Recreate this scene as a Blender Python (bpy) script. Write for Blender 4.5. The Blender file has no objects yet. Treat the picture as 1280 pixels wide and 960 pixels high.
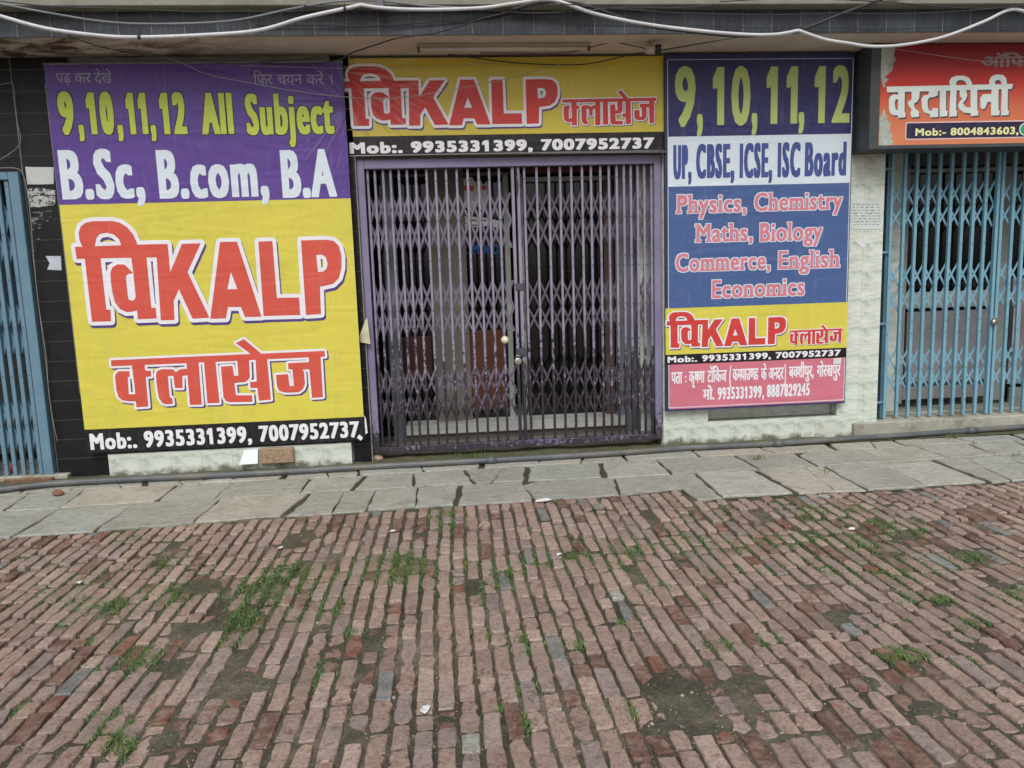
import bpy, bmesh, math, random, re
import numpy as np
from mathutils import Matrix, Vector
from mathutils.geometry import delaunay_2d_cdt, tessellate_polygon

S = bpy.context.scene
COL = S.collection
rnd = random.Random(7)

# ------------------------------------------------------------------ camera
PITCH, ROLL, YAW, FPX, CH = 0.13631683, -0.03250039, 0.08184129, 930.0, 1.5
FW = Vector((math.sin(YAW)*math.cos(PITCH), math.cos(YAW)*math.cos(PITCH), -math.sin(PITCH)))
RT0 = Vector((math.cos(YAW), -math.sin(YAW), 0)); UP0 = RT0.cross(FW)
RT = math.cos(ROLL)*RT0 + math.sin(ROLL)*UP0
UP = -math.sin(ROLL)*RT0 + math.cos(ROLL)*UP0
cam = bpy.data.cameras.new('camera'); camo = bpy.data.objects.new('camera', cam); COL.objects.link(camo)
cam.sensor_width = 36.0; cam.lens = 36.0*FPX/1280.0; cam.clip_start = 0.05; cam.clip_end = 500
camo.matrix_world = Matrix(((RT.x, UP.x, -FW.x, 0), (RT.y, UP.y, -FW.y, 0), (RT.z, UP.z, -FW.z, CH), (0, 0, 0, 1)))
S.camera = camo

# ------------------------------------------------------------------ light: overcast sky and a very soft sun
SUN_EL, SUN_AZ = math.radians(50), math.radians(188)
w = bpy.data.worlds.new('World'); S.world = w; w.use_nodes = True
nt = w.node_tree; nt.nodes.clear()
sky = nt.nodes.new('ShaderNodeTexSky'); sky.sky_type = 'NISHITA'; sky.sun_disc = False
sky.sun_elevation = SUN_EL; sky.sun_rotation = SUN_AZ; sky.air_density = 1.0; sky.dust_density = 4.0; sky.ozone_density = 1.0
hsv = nt.nodes.new('ShaderNodeHueSaturation'); hsv.inputs['Saturation'].default_value = 0.34
bg = nt.nodes.new('ShaderNodeBackground'); bg.inputs['Strength'].default_value = 0.085
wo = nt.nodes.new('ShaderNodeOutputWorld')
nt.links.new(sky.outputs[0], hsv.inputs['Color']); nt.links.new(hsv.outputs[0], bg.inputs[0]); nt.links.new(bg.outputs[0], wo.inputs[0])
sun = bpy.data.lights.new('sun', 'SUN'); suno = bpy.data.objects.new('sun', sun); COL.objects.link(suno)
sun.energy = 1.5; sun.angle = math.radians(32); sun.color = (1.0, 0.98, 0.95)
# sky's sun_rotation is clockwise from +Y: the sun stands behind the camera, a little to its left
sd = Vector((math.sin(SUN_AZ)*math.cos(SUN_EL), math.cos(SUN_AZ)*math.cos(SUN_EL), math.sin(SUN_EL)))
suno.rotation_euler = sd.to_track_quat('Z', 'Y').to_euler()
S.view_settings.view_transform = 'Standard'; S.view_settings.look = 'None'
S.view_settings.exposure = 0.32; S.view_settings.gamma = 1.0
S.cycles.max_bounces = 6

# ------------------------------------------------------------------ helpers
def ray(px, py): return FW + (px-640)/FPX*RT + (480-py)/FPX*UP
def at(px, py, Y):
    d = ray(px, py); t = Y/d.y; return Vector((d.x*t, Y, d.z*t+CH))
def gz(px, py, z=0.0):
    d = ray(px, py); t = (z-CH)/d.z; return Vector((d.x*t, d.y*t, z))
def project(x, y, z):
    v = Vector((x, y, z-CH)); d = v.dot(FW)
    return (640+FPX*v.dot(RT)/d, 480-FPX*v.dot(UP)/d) if d > 0.05 else (-9999, -9999)

def srgb(r, g, b):
    f = lambda c: (c/255/12.92) if c/255 <= 0.04045 else ((c/255+0.055)/1.055)**2.4
    return (f(r), f(g), f(b), 1.0)

def tag(o, label=None, cat=None, group=None, kind=None):
    if label: o['label'] = label
    if cat: o['category'] = cat
    if group: o['group'] = group
    if kind: o['kind'] = kind
    return o
def empty(name, loc=(0, 0, 0), label=None, cat=None, group=None, kind=None):
    o = bpy.data.objects.new(name, None); o.location = loc; COL.objects.link(o)
    return tag(o, label, cat, group, kind)
def link(name, me, parent=None, loc=None):
    o = bpy.data.objects.new(name, me); COL.objects.link(o)
    if loc is not None: o.location = loc
    if parent is not None:
        o.parent = parent
        if loc is None: o.location = -Vector(parent.location) if parent.parent is None else -(Vector(parent.location)+Vector(parent.parent.location))
    return o

class MB:
    """collects shapes in world coordinates, links them as one mesh"""
    def __init__(s): s.v = []; s.f = []; s.smooth = []
    def add(s, vs, fs, smooth=False):
        b = len(s.v); s.v += [tuple(p) for p in vs]
        for f in fs: s.f.append(tuple(i+b for i in f)); s.smooth.append(smooth)
    def box(s, x0, x1, y0, y1, z0, z1, b=0.0):
        if b <= 0:
            s.add([(x0,y0,z0),(x1,y0,z0),(x1,y1,z0),(x0,y1,z0),(x0,y0,z1),(x1,y0,z1),(x1,y1,z1),(x0,y1,z1)],
                  [(0,3,2,1),(4,5,6,7),(0,1,5,4),(1,2,6,5),(2,3,7,6),(3,0,4,7)])
        else:
            bm = bmesh.new(); bmesh.ops.create_cube(bm, size=1)
            for v in bm.verts: v.co = Vector(((x0+x1)/2+v.co.x*(x1-x0), (y0+y1)/2+v.co.y*(y1-y0), (z0+z1)/2+v.co.z*(z1-z0)))
            bmesh.ops.bevel(bm, geom=bm.edges[:], offset=b, segments=1, affect='EDGES')
            bm.verts.index_update(); s.add([v.co for v in bm.verts], [[v.index for v in f.verts] for f in bm.faces]); bm.free()
    def tube(s, pts, r, n=8, caps=True):
        pts = [Vector(p) for p in pts]; rings = []
        for i, p in enumerate(pts):
            t = (pts[min(i+1, len(pts)-1)]-pts[max(i-1, 0)]).normalized()
            a = t.cross(Vector((0, 0.13, 1))).normalized() if abs(t.z) < 0.95 else t.cross(Vector((1, 0, 0))).normalized()
            c = t.cross(a)
            rr = r[i] if isinstance(r, (list, tuple)) else r
            rings.append([p + rr*(math.cos(2*math.pi*k/n)*a+math.sin(2*math.pi*k/n)*c) for k in range(n)])
        vs = [q for rg in rings for q in rg]; fs = []
        for i in range(len(rings)-1):
            for k in range(n): fs.append((i*n+k, i*n+(k+1) % n, (i+1)*n+(k+1) % n, (i+1)*n+k))
        if caps: fs += [tuple(range(n))[::-1], tuple((len(rings)-1)*n+k for k in range(n))]
        s.add(vs, fs, True)
    def strip(s, a, b, w, t, yoff=0):
        """a flat bar from a to b (in an XZ plane), width w, thickness t along y"""
        a = Vector(a); b = Vector(b); d = (b-a).normalized(); n = Vector((-d.z, 0, d.x))*w/2; y = Vector((0, t/2, 0))
        s.add([a-n-y, a+n-y, b+n-y, b-n-y, a-n+y, a+n+y, b+n+y, b-n+y],
              [(0,1,2,3),(7,6,5,4),(0,4,5,1),(1,5,6,2),(2,6,7,3),(3,7,4,0)])
    def mesh(s, name, mat, origin=None):
        me = bpy.data.meshes.new(name)
        v = s.v if origin is None else [(p[0]-origin[0], p[1]-origin[1], p[2]-origin[2]) for p in s.v]
        me.from_pydata(v, [], s.f); me.materials.append(mat)
        me.polygons.foreach_set('use_smooth', s.smooth)
        bm = bmesh.new(); bm.from_mesh(me); bmesh.ops.recalc_face_normals(bm, faces=bm.faces[:]); bm.to_mesh(me); bm.free()
        me.update(); return me
    def build(s, name, mat, parent=None, origin=None):
        if parent is None and origin is None:
            xs = np.array(s.v); origin = ((xs[:,0].min()+xs[:,0].max())/2, (xs[:,1].min()+xs[:,1].max())/2, xs[:,2].min())
        if parent is None: return link(name, s.mesh(name, mat, origin), None, origin)
        return link(name, s.mesh(name, mat), parent)

# ------------------------------------------------------------------ materials
MATS = {}
def newmat(name, rough=0.6, spec=0.5, metal=0.0):
    m = bpy.data.materials.new(name); m.use_nodes = True; n = m.node_tree
    b = n.nodes['Principled BSDF']; b.inputs['Roughness'].default_value = rough
    b.inputs['Specular IOR Level'].default_value = spec; b.inputs['Metallic'].default_value = metal
    MATS[name] = m; return m, n, b
def tex(n, scale, detail=6, rough=0.6, src='Object', dist=0.0, vec=None, sc=(1, 1, 1)):
    t = n.nodes.new('ShaderNodeTexNoise'); t.inputs['Scale'].default_value = scale
    t.inputs['Detail'].default_value = detail; t.inputs['Roughness'].default_value = rough; t.inputs['Distortion'].default_value = dist
    if vec is None:
        tc = n.nodes.new('ShaderNodeTexCoord'); mp = n.nodes.new('ShaderNodeMapping'); mp.inputs['Scale'].default_value = sc
        if src == 'World':
            g = n.nodes.new('ShaderNodeNewGeometry'); n.links.new(g.outputs['Position'], mp.inputs[0])
        else: n.links.new(tc.outputs[src], mp.inputs[0])
        vec = mp.outputs[0]
    n.links.new(vec, t.inputs['Vector']); return t.outputs['Fac']
def ramp(n, fac, stops):
    r = n.nodes.new('ShaderNodeValToRGB'); e = r.color_ramp.elements
    while len(e) > 1: e.remove(e[-1])
    e[0].position = stops[0][0]; e[0].color = stops[0][1]
    for p, c in stops[1:]:
        q = e.new(p); q.color = c
    n.links.new(fac, r.inputs[0]); return r.outputs[0]
def mix(n, fac, a, b, mode='MIX'):
    m = n.nodes.new('ShaderNodeMix'); m.data_type = 'RGBA'; m.blend_type = mode
    for sock, v in ((m.inputs[0], fac), (m.inputs[6], a), (m.inputs[7], b)):
        if isinstance(v, (int, float)): sock.default_value = v
        elif isinstance(v, tuple): sock.default_value = v
        else: n.links.new(v, sock)
    return m.outputs[2]
def mth(n, op, a, b=0.0):
    m = n.nodes.new('ShaderNodeMath'); m.operation = op
    for k, v in enumerate((a, b)):
        if isinstance(v, (int, float)): m.inputs[k].default_value = v
        else: n.links.new(v, m.inputs[k])
    return m.outputs[0]
def bump(n, b, h, strength=0.3, dist=0.01):
    u = n.nodes.new('ShaderNodeBump'); u.inputs['Strength'].default_value = strength; u.inputs['Distance'].default_value = dist
    n.links.new(h, u.inputs['Height']); n.links.new(u.outputs[0], b.inputs['Normal'])
BLK, WHT = (0, 0, 0, 1), (1, 1, 1, 1)

def simple(name, col, rough=0.6, var=0.15, scale=8, bumpv=0.1, metal=0.0, spec=0.5, dirt=0.0, dirtcol=(0.06, 0.05, 0.04, 1), bscale=60, src='World'):
    m, n, b = newmat(name, rough, spec, metal)
    f = tex(n, scale, 8, 0.65, src)
    lo = tuple(c*(1-var) for c in col[:3])+(1,); hi = tuple(min(1, c*(1+var)) for c in col[:3])+(1,)
    c = ramp(n, f, [(0.36, lo), (0.64, hi)])
    if dirt > 0:
        d = tex(n, scale*0.5, 10, 0.75, src, 0.4)
        c = mix(n, ramp(n, d, [(0.48, BLK), (0.62, (dirt, dirt, dirt, 1))]), c, dirtcol)
    n.links.new(c, b.inputs['Base Color'])
    if bumpv: bump(n, b, tex(n, bscale, 4, 0.6, src), bumpv, 0.004)
    return m

def vinyl(name, col, var=0.05, rough=0.36, grime=0.16, crease=None):
    """printed flex: even colour with faint handling stains and soft wrinkles"""
    m, n, b = newmat(name, rough, 0.35)
    f = tex(n, 1.3, 5, 0.6, 'World'); lo = tuple(c*(1-var) for c in col[:3])+(1,); hi = tuple(min(1, c*(1+var)) for c in col[:3])+(1,)
    c = ramp(n, f, [(0.3, lo), (0.7, hi)])
    g = tex(n, 9, 10, 0.8, 'World', 0.3, sc=(1, 1, 0.45))
    c = mix(n, ramp(n, g, [(0.52, BLK), (0.8, (grime*2, grime*2, grime*2, 1))]), c, (0.20, 0.18, 0.15, 1))
    # scuffs and faint rubbed streaks
    g3 = tex(n, 5, 8, 0.75, 'World', 0.2, sc=(4.5, 1, 0.5)); c = mix(n, ramp(n, g3, [(0.55, BLK), (0.66, (0.07,)*3+(1,))]), c, (0.55, 0.55, 0.52, 1))
    h = mth(n, 'ADD', tex(n, 2.2, 3, 0.5, 'World', 0.8, sc=(1.6, 1, 0.6)), mth(n, 'MULTIPLY', tex(n, 4, 2, 0.4, 'World', 1.5, sc=(0.35, 1, 1.6)), 0.5))
    if crease:   # folds fanning out from a corner tie, lit ridges and shaded hollows painted in
        cx, cz, rad, amt = crease
        g_ = n.nodes.new('ShaderNodeNewGeometry'); sp = n.nodes.new('ShaderNodeSeparateXYZ'); n.links.new(g_.outputs['Position'], sp.inputs[0])
        dx = mth(n, 'SUBTRACT', sp.outputs[0], cx); dz = mth(n, 'SUBTRACT', sp.outputs[2], cz)
        an = mth(n, 'ARCTAN2', dz, dx); rr = mth(n, 'SQRT', mth(n, 'ADD', mth(n, 'MULTIPLY', dx, dx), mth(n, 'MULTIPLY', dz, dz)))
        cb = n.nodes.new('ShaderNodeCombineXYZ'); n.links.new(mth(n, 'MULTIPLY', an, 9.0), cb.inputs[0]); n.links.new(mth(n, 'MULTIPLY', rr, 1.6), cb.inputs[1])
        cr = tex(n, 1.6, 3, 0.6, vec=cb.outputs[0], dist=0.6)
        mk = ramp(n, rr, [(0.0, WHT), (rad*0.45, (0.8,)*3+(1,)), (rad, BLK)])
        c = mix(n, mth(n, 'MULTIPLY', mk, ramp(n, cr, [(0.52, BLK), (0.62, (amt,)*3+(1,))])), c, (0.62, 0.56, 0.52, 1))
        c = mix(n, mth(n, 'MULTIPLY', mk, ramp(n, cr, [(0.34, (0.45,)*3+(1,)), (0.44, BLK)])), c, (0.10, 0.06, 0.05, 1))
        h = mth(n, 'ADD', h, mth(n, 'MULTIPLY', mth(n, 'MULTIPLY', mk, cr), 1.2))
    n.links.new(c, b.inputs['Base Color'])
    bump(n, b, h, 0.5, 0.03)
    return m

M_yellow = vinyl('sign_yellow', srgb(214, 204, 84))
FOLD = (-0.80, 3.22, 0.95, 0.36)
M_yellow2 = vinyl('banner_yellow', srgb(206, 190, 74), crease=FOLD)
M_purple = vinyl('sign_purple', srgb(94, 68, 146), crease=(-0.70, 2.95, 0.7, 0.16))
M_black = vinyl('sign_black', srgb(34, 31, 34), 0.1)
M_red = vinyl('print_red', srgb(210, 88, 74), 0.03)
M_red2 = vinyl('print_red_deep', srgb(204, 66, 62), 0.03, crease=FOLD)
M_white = vinyl('print_white', srgb(232, 232, 238), 0.02, grime=0.05)
M_ice = vinyl('print_pale_blue', srgb(214, 226, 236), 0.02, grime=0.05)
M_lime = vinyl('print_lime', srgb(190, 206, 84), 0.04, grime=0.03)
M_lime2 = vinyl('print_pale_lime', srgb(186, 204, 120), 0.04, grime=0.03)
M_shadow = vinyl('print_violet_shadow', srgb(84, 64, 128), 0.03)
M_navy = vinyl('sign_navy', srgb(54, 54, 104), 0.05)
M_navytext = vinyl('print_navy', srgb(70, 84, 146), 0.03)
M_blue = vinyl('sign_blue', srgb(74, 98, 148), 0.04)
M_pink = vinyl('sign_pink', srgb(206, 118, 136), 0.04)
M_rose = vinyl('print_rose', srgb(208, 128, 142), 0.03)
M_grey = vinyl('print_grey', srgb(156, 148, 166), 0.03)
M_ghost = vinyl('print_dull_grey', srgb(140, 132, 130), 0.05)
M_frame = simple('sign_frame', srgb(46, 48, 84), 0.5)
M_boxgrey = simple('lightbox_grey', srgb(66, 72, 76), 0.6, 0.2, 5, dirt=0.3)

# printed fade of the neighbouring shop's sign: deep red above, orange below
m, n, b = newmat('sign_red_to_orange', 0.42, 0.35)
g_ = n.nodes.new('ShaderNodeNewGeometry'); sp = n.nodes.new('ShaderNodeSeparateXYZ'); n.links.new(g_.outputs['Position'], sp.inputs[0])
mr = n.nodes.new('ShaderNodeMapRange'); mr.inputs[1].default_value = 2.60; mr.inputs[2].default_value = 3.25
n.links.new(sp.outputs[2], mr.inputs[0])
n.links.new(ramp(n, mr.outputs[0], [(0.0, srgb(214, 132, 92)), (0.35, srgb(204, 108, 78)), (0.62, srgb(188, 56, 48)), (1.0, srgb(140, 30, 36))]), b.inputs['Base Color'])
M_redorange = m

# ------------------------------------------------------------------ 2-D lettering
GC_ = {}
def glyphs(s, res=3, space=1.0):
    """string as 2-D triangles; the plain bar of the figure 1 gets its flag"""
    ts = list(glyphs0(s, res, space))
    if '1' in s:
        one = bounds(glyphs0('1', res, 1.0)); w1 = one[1]-one[0]; h = one[3]
        for i, c in enumerate(s):
            if c == '1':
                x0 = max(p[0] for t in glyphs0(s[:i+1], res, space) for p in t)-w1
                ts.append([(x0+0.001, h), (x0-0.125, h-0.13), (x0-0.125, h-0.235), (x0+0.001, h-0.15)])
    return ts
def glyphs0(s, res=3, space=1.0):
    """triangles (2-D) of a string in Blender's own font, em = 1"""
    key = (s, res, round(space, 5))
    if key not in GC_: GC_[key] = glyphs1(s, res, space)
    return GC_[key]
def glyphs1(s, res, space):
    cu = bpy.data.curves.new('t', 'FONT'); cu.body = s; cu.resolution_u = res; cu.space_character = space
    ob = bpy.data.objects.new('t', cu); COL.objects.link(ob); bpy.context.view_layer.update()
    me = ob.evaluated_get(bpy.context.evaluated_depsgraph_get()).to_mesh()
    vs = [(v.co.x, v.co.y) for v in me.vertices]; ts = [[vs[i] for i in p.vertices] for p in me.polygons]
    ob.evaluated_get(bpy.context.evaluated_depsgraph_get()).to_mesh_clear()
    bpy.data.objects.remove(ob); bpy.data.curves.remove(cu); return ts
def clipx(ts, xm):
    out = []
    for t in ts:
        r = []
        for i in range(len(t)):
            a, b = t[i], t[(i+1) % len(t)]
            if a[0] <= xm: r.append(a)
            if (a[0] <= xm) != (b[0] <= xm):
                k = (xm-a[0])/(b[0]-a[0]); r.append((xm, a[1]+k*(b[1]-a[1])))
        if len(r) >= 3: out.append(r)
    return out
def hindi(s):
    """Devanagari laid out by hand: a consonant followed by ~ is a half form (its stem cut away)"""
    s = s.replace('\u094d~', '~'); s = re.sub('((?:.~)*[\u0915-\u0939]\u093c?)\u093f', '\u093f\\1', s)
    x = 0.0; out = []
    for seg in re.split('(.~| )', s):
        if not seg: continue
        if seg == ' ': x += 0.28; continue
        half = seg.endswith('~'); ts = glyphs(seg.rstrip('~'))
        xm = max(p[0] for t in ts for p in t)
        if half: xm -= 0.235 if seg[0] == 'क' else 0.15; ts = clipx(ts, xm)
        out += [[(p[0]+x, p[1]) for p in t] for t in ts]; x += xm-0.005
    return out
def bedges(ts):
    cnt = {}
    for t in ts:
        k = [(round(p[0], 5), round(p[1], 5)) for p in t]
        for i in range(len(k)):
            a, b = k[i], k[(i+1) % len(k)]; e = (a, b) if a < b else (b, a); cnt[e] = cnt.get(e, 0)+1
    return [e for e, c in cnt.items() if c == 1 and e[0] != e[1]]
def dilate(ts, w, n=8):
    out = list(ts); E = bedges(ts); P = set()
    for a, b in E:
        dx, dy = b[0]-a[0], b[1]-a[1]; L = math.hypot(dx, dy)
        if L < 1e-7: continue
        nx, ny = -dy/L*w, dx/L*w
        out.append([(a[0]+nx, a[1]+ny), (a[0]-nx, a[1]-ny), (b[0]-nx, b[1]-ny), (b[0]+nx, b[1]+ny)]); P.add(a); P.add(b)
    for p in P: out.append([(p[0]+w*math.cos(2*math.pi*(k+.5)/n), p[1]+w*math.sin(2*math.pi*(k+.5)/n)) for k in range(n)])
    return out
def embolden(ts, wx, wy):
    """thicken with a rectangular pen, so corners stay square"""
    out = list(ts)
    for a, b in bedges(ts):
        c = [(p[0]+sx*wx, p[1]+sy*wy) for p in (a, b) for sx in (-1, 1) for sy in (-1, 1)]
        c.sort(); h = []
        for seq in (c, c[::-1]):
            l = []
            for p in seq:
                while len(l) > 1 and (l[-1][0]-l[-2][0])*(p[1]-l[-2][1])-(l[-1][1]-l[-2][1])*(p[0]-l[-2][0]) <= 1e-12: l.pop()
                l.append(p)
            h += l[:-1]
        if len(h) >= 3: out.append(h)
    return out
def union(ts):
    vs = []; fs = []
    for t in ts:
        ar = sum(t[i][0]*t[(i+1) % len(t)][1]-t[(i+1) % len(t)][0]*t[i][1] for i in range(len(t)))
        if abs(ar) < 1e-9: continue
        if ar < 0: t = t[::-1]
        b = len(vs); vs += [Vector(p) for p in t]; fs.append(list(range(b, b+len(t))))
    r = delaunay_2d_cdt(vs, [], fs, 0, 1e-6)
    V, F, OF = r[0], r[2], r[5]
    return V, [f for f, o in zip(F, OF) if o]
def slabs(ts, w, h):
    """slab serifs: flat stem ends on the base line, x-height and cap line get a small bar"""
    out = list(ts)
    for a, b in bedges(ts):
        if abs(a[1]-b[1]) < 1e-3 and 0.05 < abs(a[0]-b[0]) < 0.15:
            y = a[1]; x0, x1 = min(a[0], b[0]), max(a[0], b[0])
            if abs(y) < 0.01: out.append([(x0-w, y), (x1+w, y), (x1+w, y+h), (x0-w, y+h)])
            elif y > 0.45: out.append([(x0-w, y-h), (x1+w*0.2, y-h), (x1+w*0.2, y), (x0-w, y)])
    return out
def bounds(ts):
    xs = [p[0] for t in ts for p in t]; ys = [p[1] for t in ts for p in t]; return min(xs), max(xs), min(ys), max(ys)

class Sheet:
    """a printed face: everything on it is laid out in metres on the plane y = Y"""
    def __init__(s, parent, Y): s.p = parent; s.Y = Y; s.layers = {}
    def m(s, px, py): q = at(px, py, s.Y); return q.x, q.z
    def put(s, ts, mat, d, name='lettering'): s.layers.setdefault((mat.name, round(d*1e5), name), []).extend(ts)
    def word(s, txt, x0, x1, ytop, ybase, mat, bold=0.0, d=0.0012, kind='latin', outline=None, xref=None, track=1.7):
        """fit a word between pixel columns x0..x1, cap (or head) line at ytop and base line at ybase"""
        xr = x0 if xref is None else xref
        ym_ = (ytop+ybase)/2; X0 = s.m(x0, ym_)[0]; X1 = s.m(x1, ym_)[0]; ZT = s.m(xr, ytop)[1]; ZB = s.m(xr, ybase)[1]
        cap = 0.622 if kind == 'hindi' else 0.69
        bx = bold; bz = bold*0.55; sp = 1.0
        for it in range(3):
            ts = hindi(txt) if kind == 'hindi' else glyphs(txt, 3, sp)
            if kind == 'serif': ts = slabs(ts, 0.055, 0.06)
            a, b, _, _ = bounds(ts); sx = (X1-X0-2*bx)/(b-a)
            if kind == 'hindi' or len(txt) < 2: break
            sp = 1.0+(track*bx/sx)/0.58
        sy = (ZT-ZB-2*bz)/cap
        ts = [[(X0+bx+(p[0]-a)*sx, ZB+bz+p[1]*sy) for p in t] for t in ts]
        s.put(embolden(ts, bx, bz) if bold > 0 else ts, mat, d)
        if outline:
            s.put(embolden(ts, bx+outline[1], bz+outline[1]), outline[0], d-0.0006, 'lettering_outline')
    def field(s, name, x0, x1, z0, z1, mat, d=0.0):
        mb = MB(); mb.add([(x0, s.Y-d, z0), (x1, s.Y-d, z0), (x1, s.Y-d, z1), (x0, s.Y-d, z1)], [(0, 1, 2, 3)])
        return mb.build(name, mat, s.p)
    def flush(s):
        for (mn, d, name), ts in s.layers.items():
            V, F = union(ts)
            me = bpy.data.meshes.new(name); me.from_pydata([(v.x, s.Y-d/1e5, v.y) for v in V], [], [tuple(f) for f in F])
            me.materials.append(MATS[mn]); bm = bmesh.new(); bm.from_mesh(me)
            for f in bm.faces:
                if f.normal.y > 0: f.normal_flip()
            bm.to_mesh(me); bm.free(); link(name, me, s.p)

# the hand-drawn logo words, traced in flat coordinates
def sc(pts, ox, oy, k): return [(ox+x/k, oy+y/k) for x, y in pts]
def Z1(*p): return sc(p, 80, 255, 6.4)
def Z2(*p): return sc(p, 320, 200, 4)
def ZA(*p): return sc(p, 120, 410, 8)
def ZB(*p): return sc(p, 270, 410, 8)
def ZC(*p): return sc(p, 0, 200, 4)
def ZR(*p): return sc(p, 1080, 60, 6.4)
LOGO_VI = [
    [Z1((88,343),(700,322),(830,320),(840,425),(720,427),(290,434),(103,440))],
    [Z1((165,420),(292,420),(340,845),(372,845),(378,938),(225,942))],
    [Z1((150,345),(125,290),(118,230),(135,180),(175,150),(230,138),(390,136),(450,150),(510,190),(555,245),(580,300),(592,345),(545,430),(460,380),(458,328),(440,280),(400,245),(345,230),(290,240),(262,270),(248,330),(240,380))],
    [Z1((538,420),(660,420),(700,830),(735,830),(742,915),(592,922),(555,550))],
    [Z1((552,548),(485,485),(430,482),(390,505),(372,545),(375,620),(390,720),(410,790),(450,840),(500,865),(545,862),(585,850),(575,740),(565,765),(545,775),(520,765),(512,740),(497,600),(500,572),(520,558),(545,556))],
    [Z1((735,322),(830,320),(850,545),(945,318),(1095,314),(990,545),(1165,910),(1030,918),(920,682),(878,775),(885,928),(775,930))],
    [ZC((1100,410),(1185,408),(1308,783),(1225,785),(1205,735),(1140,735),(1130,792),(1052,794)), ZC((1155,560),(1187,645),(1137,647))],
    [Z2((12,408),(82,405),(105,690),(215,687),(222,775),(38,780))],
    [Z2((225,402),(350,398),(390,405),(415,430),(428,480),(428,540),(415,590),(385,620),(330,632),(320,632),(325,770),(250,775)), Z2((302,475),(330,473),(350,487),(358,520),(352,545),(335,558),(310,560))],
]
LOGO_KLA = [
    [ZA((150,322),(700,297),(1200,275)) + ZB((500,253),(1085,228),(1092,285),(520,312)) + ZA((1200,338),(700,360),(155,382))],
    [ZA((355,350),(485,342),(525,785),(405,792),(385,560))],
    [ZA((335,430),(230,432),(200,455),(192,490),(205,620),(225,690),(265,722),(330,732),(410,732),(400,660),(330,663),(318,490),(338,488))],
    [ZA((480,425),(550,428),(552,485),(485,490))],
    [ZA((800,440),(770,412),(660,412),(610,430),(600,470),(612,600),(630,700),(665,750),(700,762),(770,758),(762,700),(738,690),(720,480),(775,478),(780,520),(790,600),(865,600),(865,480),(925,470),(915,405),(840,412))],
    [ZA((905,340),(1025,335),(1060,765),(940,768))],
    [ZA((1080,330),(1195,325),(1235,748),(1115,752))],
    [ZB((50,385),(165,378),(182,478),(225,475),(210,300),(330,300),(340,490),(320,520),(290,540),(185,550),(200,672),(360,672),(365,738),(140,742),(100,730),(75,690))],
    [ZB((395,300),(510,290),(550,715),(430,728),(415,600),(345,600),(340,540),(408,535))],
    [ZB((200,150),(280,110),(460,260),(440,290),(380,285))],
    [ZB((720,352),(945,340),(950,412),(862,415),(880,430),(890,560),(870,610),(830,640),(760,645),(680,645),(630,625),(610,580),(600,468),(722,462),(735,580),(780,580),(765,415),(725,412))],
    [ZB((925,270),(1045,265),(1070,690),(960,698),(935,415))],
]
WORD_VAR = [
    [ZR((178,310),(1190,288),(1182,328),(185,355))],
    [ZR((272,340),(325,338),(325,518),(333,520),(330,555),(268,560),(270,535))],
    [ZR((275,375),(240,372),(210,385),(198,410),(198,490),(210,525),(240,540),(275,538),(275,500),(252,490),(245,440),(252,412),(275,410))],
    [ZR((378,340),(445,338),(442,395),(425,430),(398,445),(405,480),(440,510),(440,550),(380,556),(370,520),(380,495),(350,450),(350,428),(380,410))],
    [ZR((520,340),(590,338),(590,378),(560,392),(520,397),(508,420),(508,470),(520,500),(545,500),(548,480),(592,482),(592,552),(530,555),(525,530),(480,515),(462,480),(458,410),(475,380),(515,372))],
    [ZR((605,335),(655,333),(655,500),(668,505),(665,545),(605,550))],
    [ZR((690,330),(740,328),(735,500),(745,503),(742,545),(680,550))],
    [ZR((690,315),(680,270),(700,235),(740,222),(800,222),(840,240),(862,280),(868,320),(825,320),(820,290),(800,262),(765,255),(738,272),(733,320))],
    [ZR((764,335),(815,335),(826,378),(812,415),(790,440),(812,472),(852,478),(850,330),(905,328),(905,500),(915,505),(912,540),(855,545),(850,522),(800,518),(762,490),(750,458),(764,430),(784,405),(764,385))],
    [ZR((1018,325),(1075,323),(1075,500),(1085,503),(1080,538),(1015,540),(1015,430),(985,435),(978,460),(965,485),(945,490),(930,470),(928,400),(950,370),(1018,368))],
    [ZR((1100,320),(1150,318),(1148,500),(1158,503),(1155,535),(1095,540))],
    [ZR((1000,305),(1000,260),(1020,225),(1060,212),(1110,215),(1135,240),(1147,305),(1102,305),(1095,268),(1075,255),(1050,262),(1045,305))],
]
def flat(shapes, Y):
    """traced loops -> triangles on the plane y = Y"""
    out = []
    for loops in shapes:
        L = [[at(x, y, Y) for x, y in lp] for lp in loops]
        vs = [(p.x, p.z) for lp in L for p in lp]
        for t in tessellate_polygon([[Vector((p.x, p.z, 0)) for p in lp] for lp in L]): out.append([vs[i] for i in t])
    return out
def fit(ts, x0, x1, z0, z1):
    a, b, c, d = bounds(ts); return [[(x0+(p[0]-a)/(b-a)*(x1-x0), z0+(p[1]-c)/(d-c)*(z1-z0)) for p in t] for t in ts]
YL, YB, YR = 6.28, 6.36, 6.33          # faces of the left board, the middle banner and the right board
VI = flat(LOGO_VI, YL); KLA = flat(LOGO_KLA, YL)
def logo(sh, ts, red, white, wout, sdx, sdz, d=0.001):
    o = dilate(ts, wout, 12)
    sh.put([[(p[0]+sdx, p[1]+sdz) for p in t] for t in o], M_shadow, d, 'logo_shadow')
    sh.put(o, white, d+0.0008, 'logo_outline'); sh.put(ts, red, d+0.0016, 'logo_letters')

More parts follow.
